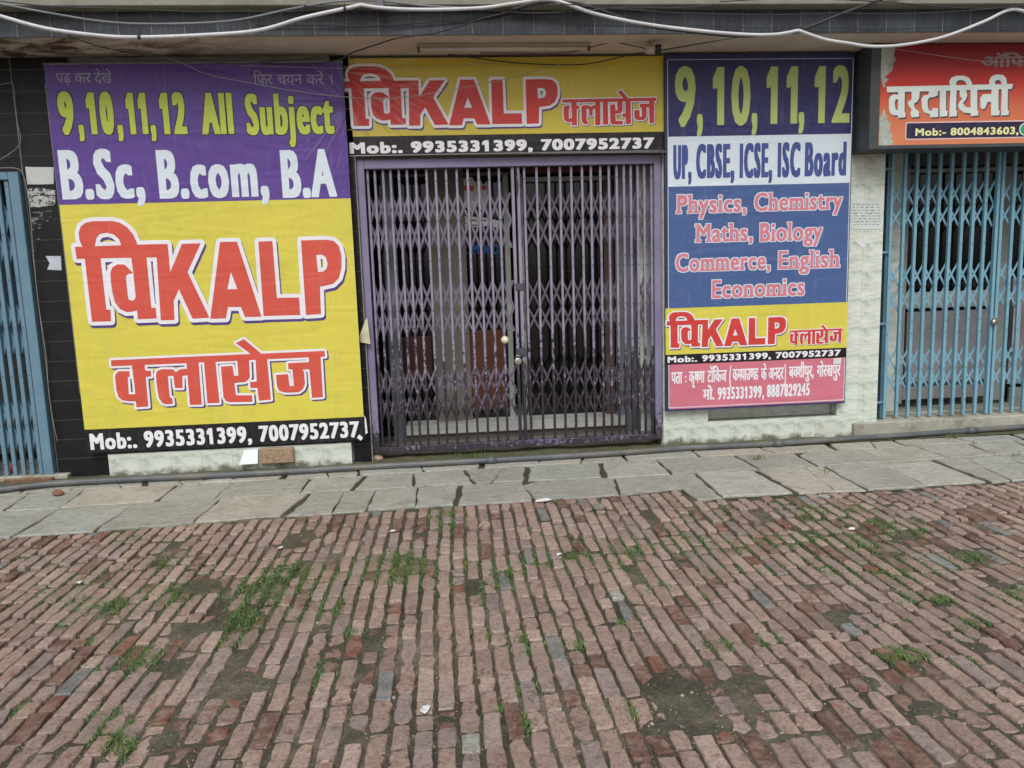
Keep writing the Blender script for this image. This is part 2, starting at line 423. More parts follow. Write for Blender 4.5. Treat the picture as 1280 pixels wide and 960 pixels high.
# ================================================================== GROUND
EDGE = [(-8, 4.62)]+[(gz(a, b).x, gz(a, b).y) for a, b in ((0, 672), (430, 640), (811, 616), (853, 610), (869, 624), (980, 617), (1100, 611), (1280, 600))]+[(8, 4.85)]
SX0, SX1 = EDGE[4][0], EDGE[5][0]
def edge(x):
    for (a, ya), (b, yb) in zip(EDGE, EDGE[1:]):
        if a <= x <= b: return ya+(yb-ya)*(x-a)/(b-a)
    return 4.8
from mathutils import noise as mn
def dip(x, y):
    """the lane is worn: it sags a little before the pavement, with soft lumps"""
    if y > 4.95: return 0.0
    t = max(0.0, min(1.0, (4.95-y)/1.1)); s_ = t*t*(3-2*t)
    u = max(0.0, min(1.0, (3.4-y)/1.6)); u = u*u*(3-2*u)
    return -0.045*s_+0.05*u + 0.012*mn.noise(Vector((x*0.9, y*0.9, 0)))*s_
MUD = [  # px, py, radius m, height above the bed
    (870,865,0.30,0.026),(850,840,0.2,0.020),(900,880,0.22,0.019),(330,722,0.16,0.023),(255,725,0.22,0.025),(300,760,0.24,0.023),(235,775,0.18,0.021),
    (385,770,0.17,0.018),(215,815,0.2,0.018),(300,850,0.22,0.023),(420,800,0.18,0.02),(470,790,0.13,0.018),(450,830,0.12,0.018),(520,800,0.07,0.02),(705,805,0.07,0.021),
    (650,745,0.07,0.012),(780,700,0.10,0.018),(845,690,0.12,0.017),(1150,665,0.25,0.018),(1210,680,0.22,0.019),(1120,680,0.15,0.017),(1240,655,0.18,0.016),
    (1140,820,0.14,0.019),(1150,880,0.12,0.020),(1060,880,0.12,0.017),(950,845,0.10,0.018),(1070,920,0.16,0.017),(990,920,0.12,0.017),(200,900,0.22,0.018),(300,930,0.25,0.019),
    (100,740,0.1,0.014),(155,760,0.12,0.016),(560,930,0.12,0.014),(440,900,0.14,0.017),(1185,745,0.12,0.017),(1250,720,0.16,0.018),(1100,650,0.12,0.016),(360,700,0.18,0.017),
    (420,690,0.14,0.015),(500,690,0.12,0.016),(520,665,0.1,0.014),(790,745,0.1,0.016),(760,770,0.08,0.018),(1010,715,0.12,0.014),(610,790,0.08,0.010),(820,900,0.1,0.016),
    (60,930,0.2,0.012),(30,850,0.2,0.008),(1240,900,0.2,0.010),(1200,800,0.16,0.012),(675,860,0.1,0.01),(590,900,0.1,0.012)]
MUDW = [(gz(px, py).x, gz(px, py).y, r, h) for px, py, r, h in MUD]
def mud(x, y):
    h = 0.0
    for mx, my, r, hh in MUDW:
        d2 = ((x-mx)**2+(y-my)**2)/(r*r)
        if d2 < 4: h = max(h, (hh-0.0030)*math.exp(-d2*1.6))
    h *= 1.0+0.9*mn.noise(Vector((x*6, y*6, 3)))+0.3*mn.noise(Vector((x*21, y*21, 4)))
    h = max(h, 0.020*max(0.0, mn.noise(Vector((x*2.6, y*2.6, 8)))-0.22)*1.6)
    return h
BR_TOP = 0.0; BED = -0.016
def bed(x, y): return dip(x, y)+BED+mud(x, y)+0.0035*mn.noise(Vector((x*14, y*14, 1)))

# mud / soil material
m, n, b = newmat('mud', 0.62, 0.45)
f = tex(n, 2.3, 8, 0.6, 'World'); f2 = tex(n, 45, 8, 0.7, 'World'); f3 = tex(n, 9, 6, 0.6, 'World')
c = ramp(n, f, [(0.38, srgb(64, 64, 52)), (0.5, srgb(84, 81, 68)), (0.62, srgb(124, 115, 100))])
c = mix(n, ramp(n, f2, [(0.45, BLK), (0.6, (0.6,)*3+(1,))]), c, srgb(48, 52, 42))
c = mix(n, ramp(n, f3, [(0.50, BLK), (0.62, (0.5,)*3+(1,))]), c, srgb(68, 80, 54))
f4 = tex(n, 26, 8, 0.75, 'World', 0.4); c = mix(n, ramp(n, f4, [(0.55, BLK), (0.62, (0.5,)*3+(1,))]), c, srgb(128, 104, 90))
f5 = tex(n, 140, 4, 0.7, 'World'); c = mix(n, ramp(n, f5, [(0.58, BLK), (0.64, (0.6,)*3+(1,))]), c, srgb(150, 140, 124))
n.links.new(c, b.inputs['Base Color']); n.links.new(ramp(n, f, [(0.35, (0.36,)*3+(1,)), (0.62, (0.8,)*3+(1,))]), b.inputs['Roughness'])
bump(n, b, mth(n, 'ADD', tex(n, 70, 8, 0.7, 'World'), mth(n, 'MULTIPLY', f4, 1.5)), 0.7, 0.008); M_mud = m
M_far = simple('far_lane', srgb(126, 108, 98), 0.8, 0.25, 3, 0.3)

# brick material: base colour comes with each brick, wear and grain from noise
m, n, b = newmat('brick', 0.75, 0.4)
at_ = n.nodes.new('ShaderNodeAttribute'); at_.attribute_name = 'clay'
fa = tex(n, 55, 8, 0.7, 'World'); fb = tex(n, 16, 8, 0.7, 'World'); fc = tex(n, 4, 6, 0.6, 'World'); fd = tex(n, 28, 10, 0.8, 'World', 0.6)
fe = tex(n, 110, 6, 0.75, 'World')
c = mix(n, 1.0, at_.outputs['Color'], ramp(n, fa, [(0.36, (0.72,)*3+(1,)), (0.5, (1.0,)*3+(1,)), (0.64, (1.18,)*3+(1,))]), 'MULTIPLY')
c = mix(n, 1.0, c, ramp(n, fe, [(0.36, (0.78,)*3+(1,)), (0.5, (1.0,)*3+(1,)), (0.66, (1.15,)*3+(1,))]), 'MULTIPLY')
c = mix(n, ramp(n, fb, [(0.46, BLK), (0.62, (0.45,)*3+(1,))]), c, srgb(176, 158, 148))
c = mix(n, ramp(n, fc, [(0.53, BLK), (0.68, (0.42,)*3+(1,))]), c, srgb(104, 96, 86))
fg = tex(n, 11, 8, 0.75, 'World', 0.7); c = mix(n, ramp(n, fg, [(0.57, BLK), (0.63, (0.55,)*3+(1,))]), c, srgb(132, 86, 68))
c = mix(n, ramp(n, fd, [(0.59, BLK), (0.64, (0.7,)*3+(1,))]), c, srgb(74, 60, 50))
n.links.new(c, b.inputs['Base Color']); n.links.new(ramp(n, fc, [(0.38, (0.5,)*3+(1,)), (0.6, (0.85,)*3+(1,))]), b.inputs['Roughness'])
hb = mth(n, 'SUBTRACT', mth(n, 'ADD', tex(n, 90, 8, 0.75, 'World'), mth(n, 'MULTIPLY', fb, 1.4)), mth(n, 'MULTIPLY', ramp(n, fd, [(0.55, BLK), (0.62, WHT)]), 0.5))
bump(n, b, hb, 0.6, 0.006); M_brick = m

# flagstone material
m, n, b = newmat('flagstone', 0.7, 0.4)
at_ = n.nodes.new('ShaderNodeAttribute'); at_.attribute_name = 'clay'
fa = tex(n, 30, 10, 0.75, 'World', sc=(0.6, 1, 1)); fb = tex(n, 3, 6, 0.6, 'World', 0.5); fc = tex(n, 7, 10, 0.8, 'World', 1.0, sc=(1, 2.2, 1))
c = mix(n, 1.0, at_.outputs['Color'], ramp(n, fa, [(0.37, (0.74,)*3+(1,)), (0.5, (0.98,)*3+(1,)), (0.64, (1.16,)*3+(1,))]), 'MULTIPLY')
c = mix(n, ramp(n, fb, [(0.48, BLK), (0.62, (0.4,)*3+(1,))]), c, srgb(134, 132, 118))
c = mix(n, ramp(n, fc, [(0.54, BLK), (0.62, (0.55,)*3+(1,))]), c, srgb(106, 100, 88))
fe = tex(n, 11, 10, 0.8, 'World', 0.8, sc=(1, 2.0, 1)); c = mix(n, ramp(n, fe, [(0.56, BLK), (0.62, (0.4,)*3+(1,))]), c, srgb(198, 197, 188))
n.links.new(c, b.inputs['Base Color']); bump(n, b, mth(n, 'ADD', tex(n, 60, 8, 0.7, 'World'), mth(n, 'MULTIPLY', fc, 2.0)), 0.5, 0.006); M_flag = m

# far ground sheet (to the horizon on every side)
mb = MB(); mb.add([(-120, -120, -0.10), (120, -120, -0.10), (120, 120, -0.10), (-120, 120, -0.10)], [(0, 1, 2, 3)])
tag(mb.build('ground', M_far, None, (0, 0, -0.10)), kind='structure')

# brick lane: a mud bed with a fine surface
def grid(x0, x1, y0, y1, nx, ny, fn):
    X = np.linspace(x0, x1, nx); Yy = np.linspace(y0, y1, ny); vs = [(x, y, fn(x, y)) for y in Yy for x in X]
    fs = [(j*nx+i, j*nx+i+1, (j+1)*nx+i+1, (j+1)*nx+i) for j in range(ny-1) for i in range(nx-1)]
    return vs, fs
mb = MB(); vs, fs = grid(-4.6, 6.8, 1.4, 5.05, 450, 148, bed); mb.add(vs, fs, True)
road = tag(mb.build('brick_lane', M_mud, None, (0, 3, 0)), kind='structure')
mb = MB()
for (x0, x1, y0, y1) in ((-12, -4.6, -6, 5.05), (6.8, 13, -6, 5.05), (-4.6, 6.8, -6, 1.4)):
    mb.add([(x0, y0, -0.012), (x1, y0, -0.012), (x1, y1, -0.012), (x0, y1, -0.012)], [(0, 1, 2, 3)])
tag(mb.build('lane_beyond', M_far, None, (0, 0, -0.012)), kind='structure')

PINK = [srgb(166, 142, 131), srgb(173, 150, 139), srgb(160, 137, 127), srgb(179, 157, 146), srgb(165, 146, 138), srgb(156, 133, 122), srgb(169, 145, 133)]
def clay_colour(r, x, y, muddy):
    t = r.random()
    if muddy > 0.012 or t > 0.965: c = r.choice([srgb(134, 94, 76), srgb(126, 94, 80), srgb(112, 86, 74), srgb(134, 106, 92)])
    elif t < 0.022: c = r.choice([srgb(124, 128, 130), srgb(134, 137, 136)])
    elif t < 0.027: c = srgb(178, 182, 174)
    elif t < 0.10: c = srgb(154, 138, 134)
    elif t < 0.16: c = srgb(116, 86, 74)
    else: c = r.choice(PINK)
    k = 0.74+0.24*r.random(); return (c[0]*k, c[1]*k, c[2]*k*0.98, 1)
def brick_geo(r, L, W, H=0.05, n_side=3, broken=False):
    """a worn brick on edge: uneven outline, rounded top rim, skirt; origin at the centre of its top"""
    pts = []
    e = 0.0030 if not broken else 0.0085
    nl = n_side+1
    for k in range(nl): pts.append((-W/2, -L/2+L*k/nl))
    pts.append((-W/2, L/2)); pts.append((0, L/2+r.uniform(-e, e)))
    for k in range(nl): pts.append((W/2, L/2-L*k/nl))
    pts.append((W/2, -L/2)); pts.append((0, -L/2+r.uniform(-e, e)))
    out = []
    cr = 0.004 if not broken else 0.013
    for (x, y) in pts:
        cx = abs(abs(x)-W/2) < 1e-6 and abs(abs(y)-L/2) < 1e-6
        x += r.uniform(-e, e); y += r.uniform(-e, e)
        if cx: x -= math.copysign(r.uniform(0.2, 1)*cr, x); y -= math.copysign(r.uniform(0.2, 1)*cr, y)
        out.append((x, y))
    n = len(out); ins = 0.005; tx, ty = r.uniform(-0.02, 0.02), r.uniform(-0.012, 0.012)
    top = []
    for x, y in out:
        d = math.hypot(x, y); k = (d-ins)/d
        top.append((x*k, y*k, x*tx+y*ty+r.uniform(-0.0012, 0.0006)))
    V = [(0, -L*0.22, r.uniform(-.001, .0015)), (0, L*0.22, r.uniform(-.001, .0015))] + top + [(x, y, -0.0055+r.uniform(-.001, .001)) for x, y in out] + [(x*1.01, y*1.01, -H) for x, y in out]
    F = []
    for k in range(n):
        a, b = 2+k, 2+(k+1) % n
        ym = (V[a][1]+V[b][1])/2
        F.append((0 if ym < 0 else 1, b, a) if True else 0)
    # join the two crown points
    ks = [k for k in range(n) if (V[2+k][1] < 0) != (V[2+(k+1) % n][1] < 0)]
    F = []
    for k in range(n):
        a, b = 2+k, 2+(k+1) % n; sa, sb = (0 if V[a][1] < 0 else 1), (0 if V[b][1] < 0 else 1)
        F.append((sa, b, a))
        if sa != sb: F.append((sa, sb, b))
    for k in range(n):
        a, b = 2+k, 2+(k+1) % n
        F.append((a, b, b+n, a+n)); F.append((a+n, b+n, b+2*n, a+2*n))
    return V, F
def mesh_col(name, V, F, cols, mat, smooth=True):
    me = bpy.data.meshes.new(name); me.from_pydata(V, [], F); me.materials.append(mat)
    ca = me.color_attributes.new('clay', 'FLOAT_COLOR', 'POINT'); ca.data.foreach_set('color', np.array(cols, dtype=np.float32).ravel())
    me.polygons.foreach_set('use_smooth', [smooth]*len(me.polygons)); me.update()
    bm = bmesh.new(); bm.from_mesh(me); bmesh.ops.recalc_face_normals(bm, faces=bm.faces[:])
    bm.to_mesh(me); bm.free(); return me

bricks = []
pitch = 0.0775; r = random.Random(11)
ncol = int(12.0/pitch)
for ci in range(ncol):
    x0 = -5.2+ci*pitch
    y = 1.35+r.uniform(0, 0.22)
    while y < 5.1:
        t = r.random(); L = 0.215+r.uniform(-0.012, 0.012)
        if t < 0.36: L = 0.105+r.uniform(-0.01, 0.015)
        elif t < 0.48: L = 0.155+r.uniform(-0.02, 0.02)
        g = r.uniform(0.007, 0.020)
        yc = y+L/2
        # rows lean a little and drift like hand-laid ones
        xw = x0+0.010*math.sin(yc*2.1+ci*0.05)+0.010*math.sin(ci*0.21)+0.022*mn.noise(Vector((x0*0.8, yc*0.8, 5)))
        ye = edge(xw)-0.012
        if y+L > ye:
            L = ye-y; yc = y+L/2
            if L < 0.05: break
        px, py = project(xw, yc, 0)
        bricks.append([xw, yc, L-0.002, r, px, py]); y += L+g
# only where the lens or a step aside of it can see
bricks = [b_ for b_ in bricks if -230 < b_[4] < 1760 and b_[5] < 1130]
def bigness(b_):
    inside = -5 < b_[4] < 1285 and b_[5] < 968
    return (0 if inside else 1, b_[1])
bricks.sort(key=bigness)
SV, SF, SC = [], [], []
VARIANTS = {}
for i, (x, y, L, _, px, py) in enumerate(bricks):
    mu = mud(x, y); W = pitch-r.uniform(0.0115, 0.0205)
    if r.random() < 0.012 and i > 20: continue                      # a lost brick: mud shows
    broken = r.random() < 0.32
    z = dip(x, y)+r.uniform(-0.006, 0.003)
    if mu > 0.008: z -= r.uniform(0, 0.004)
    ax = math.atan2(0, 1)+r.uniform(-0.03, 0.03)
    col = clay_colour(r, x, y, mu)
    if i < 300:
        V, F = brick_geo(r, L, W, 0.045, 4, broken)
        me = mesh_col('brick', V, F, [col]*len(V), M_brick, False)
        o = link('brick', me, road, (x-road.location.x, y-road.location.y, z-road.location.z)); o.rotation_euler.z = ax
    else:
        V, F = brick_geo(r, L, W, 0.035, 2, broken); b0 = len(SV); ca, sa = math.cos(ax), math.sin(ax)
        SV += [(x+p[0]*ca-p[1]*sa, y+p[0]*sa+p[1]*ca, z+p[2]) for p in V]; SF += [tuple(q+b0 for q in f) for f in F]; SC += [col]*len(V)
o = link('laid_bricks', mesh_col('laid_bricks', SV, SF, SC, M_brick, False), road); tag(o, kind='stuff')

# crumbs of brick and grit lying on the mud and in the joints
rc_ = random.Random(31); CV, CF, CC = [], [], []
for k in range(5200):
    px, py = rc_.uniform(-60, 1340), 610+360*rc_.random()**0.8; p = gz(px, py)
    if p.y > edge(p.x)-0.02: continue
    m_ = mud(p.x, p.y)
    if rc_.random() > (0.9 if m_ > 0.008 else 0.45): continue
    if m_ < 0.011:
        kx = round((p.x+5.2)/pitch-0.5)+0.5; p.x = -5.2+kx*pitch+0.010*math.sin(p.y*2.1+kx*0.05)+0.010*math.sin(kx*0.21)+rc_.gauss(0, 0.005)
    z = bed(p.x, p.y); s_ = rc_.uniform(0.0015, 0.005)*(1.9 if rc_.random() < 0.07 else 1); b0 = len(CV); col = rc_.choice([srgb(150, 120, 108), srgb(120, 112, 98), srgb(160, 150, 136), srgb(122, 82, 66), srgb(92, 88, 76), srgb(176, 168, 156)])
    for q in range(5):
        a_ = q*1.2566+rc_.uniform(-.3, .3); CV.append((p.x+s_*math.cos(a_)*rc_.uniform(.7, 1.3), p.y+s_*math.sin(a_)*rc_.uniform(.7, 1.3), z-0.001))
    CV.append((p.x+rc_.uniform(-.3, .3)*s_, p.y+rc_.uniform(-.3, .3)*s_, z+s_*rc_.uniform(.5, 1.0)))
    CF += [(b0+q, b0+(q+1) % 5, b0+5) for q in range(5)]; CC += [col]*6
o = link('brick_crumbs', mesh_col('brick_crumbs', CV, CF, CC, M_brick, False), None, (0, 0, 0)); tag(o, 'crumbs of brick and grit scattered over the muddy lane', 'grit', kind='stuff')

# grass and small weeds growing in the joints
m, n, b = newmat('grass', 0.55, 0.35)
at_ = n.nodes.new('ShaderNodeAttribute'); at_.attribute_name = 'clay'; n.links.new(at_.outputs['Color'], b.inputs['Base Color'])
b.inputs['Subsurface Weight'].default_value = 0.0; M_grass = m
GR = [(690,665,40,6,90),(760,700,30,8,80),(900,700,40,8,110),(1010,690,40,8,130),(1080,700,40,8,110),(1160,690,40,8,90),(250,700,40,8,110),(60,700,30,8,70),(430,730,30,8,70),(300,735,40,8,110),(620,720,30,8,50),
    # px, py, spread in px (x, y), blades
    (548,648,14,10,260),(505,705,22,12,520),(500,692,16,8,200),(545,690,10,8,90),(160,668,10,6,90),(45,735,14,8,110),(60,728,10,8,70),(115,720,16,10,170),(140,745,16,12,190),(95,748,10,8,60),
    (205,700,10,6,60),(215,735,12,12,160),(190,730,10,10,110),(145,780,10,8,70),(110,790,10,10,60),(165,815,16,12,220),(185,805,12,10,160),(125,830,10,8,80),(80,770,8,6,50),(320,722,16,8,160),(345,712,14,8,190),(370,708,14,8,240),
    (385,722,12,8,160),(335,735,10,8,90),(400,708,10,6,110),(425,712,12,8,90),(415,745,12,10,160),(310,765,12,10,180),(300,775,10,8,120),(288,790,6,6,60),(395,835,6,10,90),(140,905,12,14,220),(135,890,10,8,120),(150,930,8,10,90),(25,875,8,8,40),
    (445,705,10,8,110),(470,700,12,8,120),(370,755,10,6,60),(440,780,8,6,40),(560,655,8,6,60),(590,690,12,6,90),(625,700,14,6,110),(670,690,18,6,190),(700,688,16,6,160),(640,705,10,5,80),(600,740,8,6,60),(545,720,10,6,60),
    (730,690,12,6,90),(655,795,10,8,110),(650,788,8,6,80),(720,795,8,8,80),(600,780,8,5,50),(780,675,14,8,150),(790,682,12,8,120),(810,675,12,6,100),(850,672,16,8,200),(870,670,12,6,150),(905,675,16,6,170),(930,672,12,6,120),(955,665,14,5,110),
    (975,665,16,5,140),(1000,668,14,5,160),(1020,664,14,5,150),(1045,660,16,6,190),(1060,668,14,6,160),(1085,672,12,6,140),(1050,640,14,8,170),(1020,640,14,5,110),(1065,630,14,6,140),(1090,640,10,5,80),(1110,650,12,6,120),(1120,700,12,8,150),(1125,712,12,6,130),
    (1135,735,10,5,80),(1180,740,8,5,60),(1215,690,12,6,70),(1145,645,8,4,50),(1150,655,8,4,50),(985,625,14,5,90),(1000,632,10,5,60),(880,730,8,6,60),(830,725,8,5,40),(785,770,8,6,60),(895,795,8,6,60),(920,797,6,6,40),(965,790,7,7,110),(1130,815,14,8,200),(1115,810,10,6,110),
    (1155,815,8,5,60),(1205,822,8,5,60),(1220,765,10,6,80),(1210,770,8,6,60),(1270,735,10,8,70),(1245,740,8,5,40),(1140,768,8,5,60),(650,853,8,6,60),(648,900,5,12,70),(620,880,5,5,20),(740,880,6,6,30),(780,885,5,8,50),(825,720,10,6,50),(860,640,8,4,60),(745,635,8,4,60),
    (690,625,5,4,50),(570,640,5,3,40),(910,635,8,4,50),(1035,700,10,5,60),(965,700,8,5,50),(1170,700,10,5,60),(20,640,6,3,30),(1240,620,10,4,40)]
EX, FX = [], []
GV, GF, GC = [], [], []
rg = random.Random(5)
def blade(x, y, z, h, wd, lean, col, az):
    dx, dy = math.cos(az), math.sin(az); b0 = len(GV); wx, wy = -dy*wd, dx*wd
    GV.extend([(x-wx, y-wy, z), (x+wx, y+wy, z), (x+dx*lean*0.45+wx*0.7, y+dy*lean*0.45+wy*0.7, z+h*0.6), (x+dx*lean*0.45-wx*0.7, y+dy*lean*0.45-wy*0.7, z+h*0.6), (x+dx*lean, y+dy*lean, z+h)])
    GF.extend([(b0, b0+1, b0+2, b0+3), (b0+3, b0+2, b0+4)]); GC.extend([col]*5)
for px, py, sx, sy, cnt in GR:
    c0 = gz(px, py)
    for k in range(int(cnt*(5.2 if py < 780 else 3.4))):
        qx, qy = px+rg.gauss(0, sx*0.85), py+rg.gauss(0, sy*0.8)
        p = gz(qx, qy)
        if p.y > 5.0 or p.y < 1.5: continue
        # gather towards the joints between rows
        kx = round((p.x+5.2)/pitch-0.5)+0.5; jx = -5.2+kx*pitch+0.010*math.sin(p.y*2.1+kx*0.05)+0.010*math.sin(kx*0.21)
        if rg.random() < 0.66: p.x = jx+rg.gauss(0, 0.009)
        z = bed(p.x, p.y)-0.002
        t = rg.random(); col = srgb(68+34*t, 96+28*rg.random(), 56+18*t)
        if rg.random() < 0.08: col = srgb(140, 138, 80)
        big = 1.5 if (abs(px-505) < 3) else 1.0
        blade(p.x, p.y, z+0.006, rg.uniform(0.005, 0.016)*big, rg.uniform(0.0014, 0.0030), rg.uniform(0.008, 0.024)*big, col, rg.uniform(0, 6.28))
# moss-like low weeds scattered thinly along joints everywhere
for k in range(26000):
    kx = rg.randrange(0, ncol)+0.5; y = rg.uniform(1.7, 4.9); x = -5.2+kx*pitch+rg.gauss(0, 0.006)
    if mn.noise(Vector((x*1.3, y*1.3, 9)))+(0.28-abs(y-4.25)*0.35) < 0.12: continue
    z = bed(x, y)-0.002; blade(x, y, z, rg.uniform(0.010, 0.024), rg.uniform(0.0012, 0.0024), rg.uniform(0.003, 0.014), srgb(68+24*rg.random(), 92+24*rg.random(), 52), rg.uniform(0, 6.28))
# tufts by the pipe and under the gate
for px, py, cnt in ((572,570,70),(590,572,60),(600,568,60),(808,563,30),(815,566,30),(1270,570,20),(945,574,60),(1190,547,30),(1112,550,20),(1030,590,20),(860,558,25),(890,557,20)):
    for k in range(cnt):
        p = gz(px+rg.gauss(0, 5), py+rg.gauss(0, 1.5)); col = srgb(70+30*rg.random(), 100+20*rg.random(), 52)
        blade(p.x, p.y, 0.0, rg.uniform(0.02, 0.05), 0.002, rg.uniform(0.01, 0.03), col, rg.uniform(0, 6.28))
me = mesh_col('grass', GV, GF, GC, M_grass, False)
tag(link('grass', me, None, (0, 0, 0)), 'short green grass and weeds growing in the joints of the brick lane', 'grass', kind='stuff')

# ------------------------------------------------------------------ flagstone pavement
M_soil = simple('joint_soil', srgb(64, 60, 48), 0.9, 0.3, 12, 0.6, dirt=0.6, dirtcol=srgb(62, 74, 44))
mb = MB(); ex = [-8+0.25*k for k in range(65)]
vs = []; fs = []
for x in ex: vs += [(x, edge(x)-0.02 if edge(x) else 4.8, -0.016), (x, 6.47, -0.016)]
for k in range(len(ex)-1): fs.append((2*k, 2*k+2, 2*k+3, 2*k+1))
# raised strip bed so joints are a centimetre deep
mb.add(vs, fs)
pav = tag(mb.build('stone_pavement', M_soil, None, (0, 5.5, -0.016)), kind='structure')
ROWS = [(6.20, 5.93), (5.93, 5.46), (5.46, 4.9)]
M_flag_depth = 0.62
r2 = random.Random(23)
def quadstone(poly, z, col, hole=False):
    V = []; n_ = len(poly); cx = sum(p[0] for p in poly)/n_; cy = sum(p[1] for p in poly)/n_
    # subdivide outline with small nibbles
    out = []
    for k in range(n_):
        a, b = poly[k], poly[(k+1) % n_]; L = math.hypot(b[0]-a[0], b[1]-a[1]); q = max(1, int(L/0.08))
        for j in range(q):
            t = j/q; j_ = 0.009 if j else 0.012
            out.append((a[0]+(b[0]-a[0])*t+r2.uniform(-j_, j_), a[1]+(b[1]-a[1])*t+r2.uniform(-j_, j_)))
    n_ = len(out); tx, ty = r2.uniform(-0.006, 0.006), r2.uniform(-0.006, 0.006)
    for x, y in out:
        d = math.hypot(x-cx, y-cy); k = (d-0.007)/d; V.append((cx+(x-cx)*k, cy+(y-cy)*k, z+(x-cx)*tx+(y-cy)*ty))
    V += [(x, y, z-0.006+(x-cx)*tx+(y-cy)*ty) for x, y in out] + [(x, y, z-0.05) for x, y in out]
    F = [tuple(range(n_))]
    for k in range(n_):
        k2 = (k+1) % n_; F += [(k, k2, k2+n_, k+n_), (k+n_, k2+n_, k2+2*n_, k+2*n_)]
    V = [(p[0]-cx, p[1]-cy, p[2]-z) for p in V]
    me = mesh_col('paving_stone', V, F, [col]*len(V), M_flag, False)
    link('paving_stone', me, pav, (cx-pav.location.x, cy-pav.location.y, z-pav.location.z))
for ri, (yb, yf) in enumerate(ROWS):
    x = -4.9-r2.uniform(0, 0.3); hj = r2.uniform
    ja = None
    while x < 6.6:
        L = (0.52, 0.55, 0.58)[ri]*r2.uniform(0.7, 1.25)
        g = r2.choice([0.012, 0.016, 0.02, 0.045]); sk = r2.uniform(-0.04, 0.04)
        x1 = x+L
        wob = lambda xx, k: 0.02*math.sin(xx*1.3+k*2)+0.018*mn.noise(Vector((xx*1.5, k*3.0, 0)))
        def yf_at(xx): return (edge(xx)+0.004) if ri == 2 else yf+wob(xx, ri)
        def yb_at(xx): return (yb+wob(xx, ri-1) if ri else 6.17)
        skl = 0 if ja is None else ja
        A = (x+skl, yb_at(x)-g/2); Bp = (x1-g+sk, yb_at(x1)-g/2)
        C = (x1-g-sk, yf_at(x1-g)+g/2); D = (x-skl, yf_at(x)+g/2)
        base = r2.choice([srgb(166, 166, 157), srgb(174, 173, 164), srgb(160, 160, 152), srgb(172, 168, 157), srgb(164, 167, 160)])
        k = r2.uniform(0.92, 1.06); col = (base[0]*k, base[1]*k, base[2]*k, 1)
        poly = [A, Bp, C, D]
        # the pavement's front steps forward at x = 1.68
        if ri == 2 and x < SX1 < x1-g:
            poly = [A, Bp, C, (SX1+.01, yf_at(SX1+.01)), (SX0, yf_at(SX0)+g/2), D]
        z = 0.0+r2.uniform(-0.003, 0.003)
        if r2.random() < 0.3 and L > 0.45:      # cracked in two
            t = r2.uniform(0.35, 0.65); s2 = r2.uniform(-0.08, 0.08)
            P1 = (A[0]+(Bp[0]-A[0])*t+s2, A[1]+(Bp[1]-A[1])*t); P2 = (D[0]+(C[0]-D[0])*t-s2, D[1]+(C[1]-D[1])*t)
            if len(poly) == 4:
                quadstone([A, (P1[0]-.004, P1[1]), (P2[0]-.004, P2[1]), D], z, col); quadstone([(P1[0]+.004, P1[1]), Bp, C, (P2[0]+.004, P2[1])], z-0.002, col)
            else: quadstone(poly, z, col)
        elif ri == 1 and abs((x+x1)/2-2.95) < 0.3 or (ri == 2 and abs(x+L/2-0.75) < 0.33):   # a corner broken out
            if len(poly) == 4: quadstone([(A[0]+.12, A[1]), Bp, C, D, (A[0]+.0, A[1]-.10)], z, col)
            else: quadstone(poly, z, col)
        elif ri == 2 and x > 99:               # the wider right part has a fourth row
            t = 0.52+r2.uniform(-.03, .03); P1 = (A[0]+(D[0]-A[0])*t, A[1]+(D[1]-A[1])*t); P2 = (Bp[0]+(C[0]-Bp[0])*t, Bp[1]+(C[1]-Bp[1])*t)
            quadstone([A, Bp, (P2[0], P2[1]+.007), (P1[0], P1[1]+.007)], z, col)
            m1 = ((P1[0]+P2[0])/2+.02, (P1[1]+P2[1])/2-.007); m2 = ((C[0]+D[0])/2-.01, (C[1]+D[1])/2); col2 = tuple(c_*r2.uniform(.93, 1.06) for c_ in col[:3])+(1,)
            if r2.random() < 0.5: quadstone([(P1[0], P1[1]-.007), (m1[0]-.008, m1[1]), (m2[0]-.008, m2[1]), D], z-.002, col2); quadstone([(m1[0]+.008, m1[1]), (P2[0], P2[1]-.007), C, (m2[0]+.008, m2[1])], z, col2)
            else: quadstone([(P1[0], P1[1]-.007), (P2[0], P2[1]-.007), C, D], z, col2)
        else: quadstone(poly, z, col)
        ja = sk; x = x1
# damp, mossy gutter strip between pavement and wall
mb = MB(); vs, fs = grid(-5.5, 7.0, 6.15, 6.62, 260, 12, lambda x, y: 0.002+0.012*mn.noise(Vector((x*6, y*6, 2)))+0.02*max(0, (y-6.3)/0.3)*(0.5+mn.noise(Vector((x*3, 0, 7)))))
mb.add(vs, fs, True); M_gutter = simple('gutter_moss', srgb(92, 88, 66), 0.85, 0.35, 10, 0.8, dirt=0.8, dirtcol=srgb(66, 82, 44))
tag(mb.build('gutter', M_gutter, None, (0, 6.3, 0)), kind='structure')

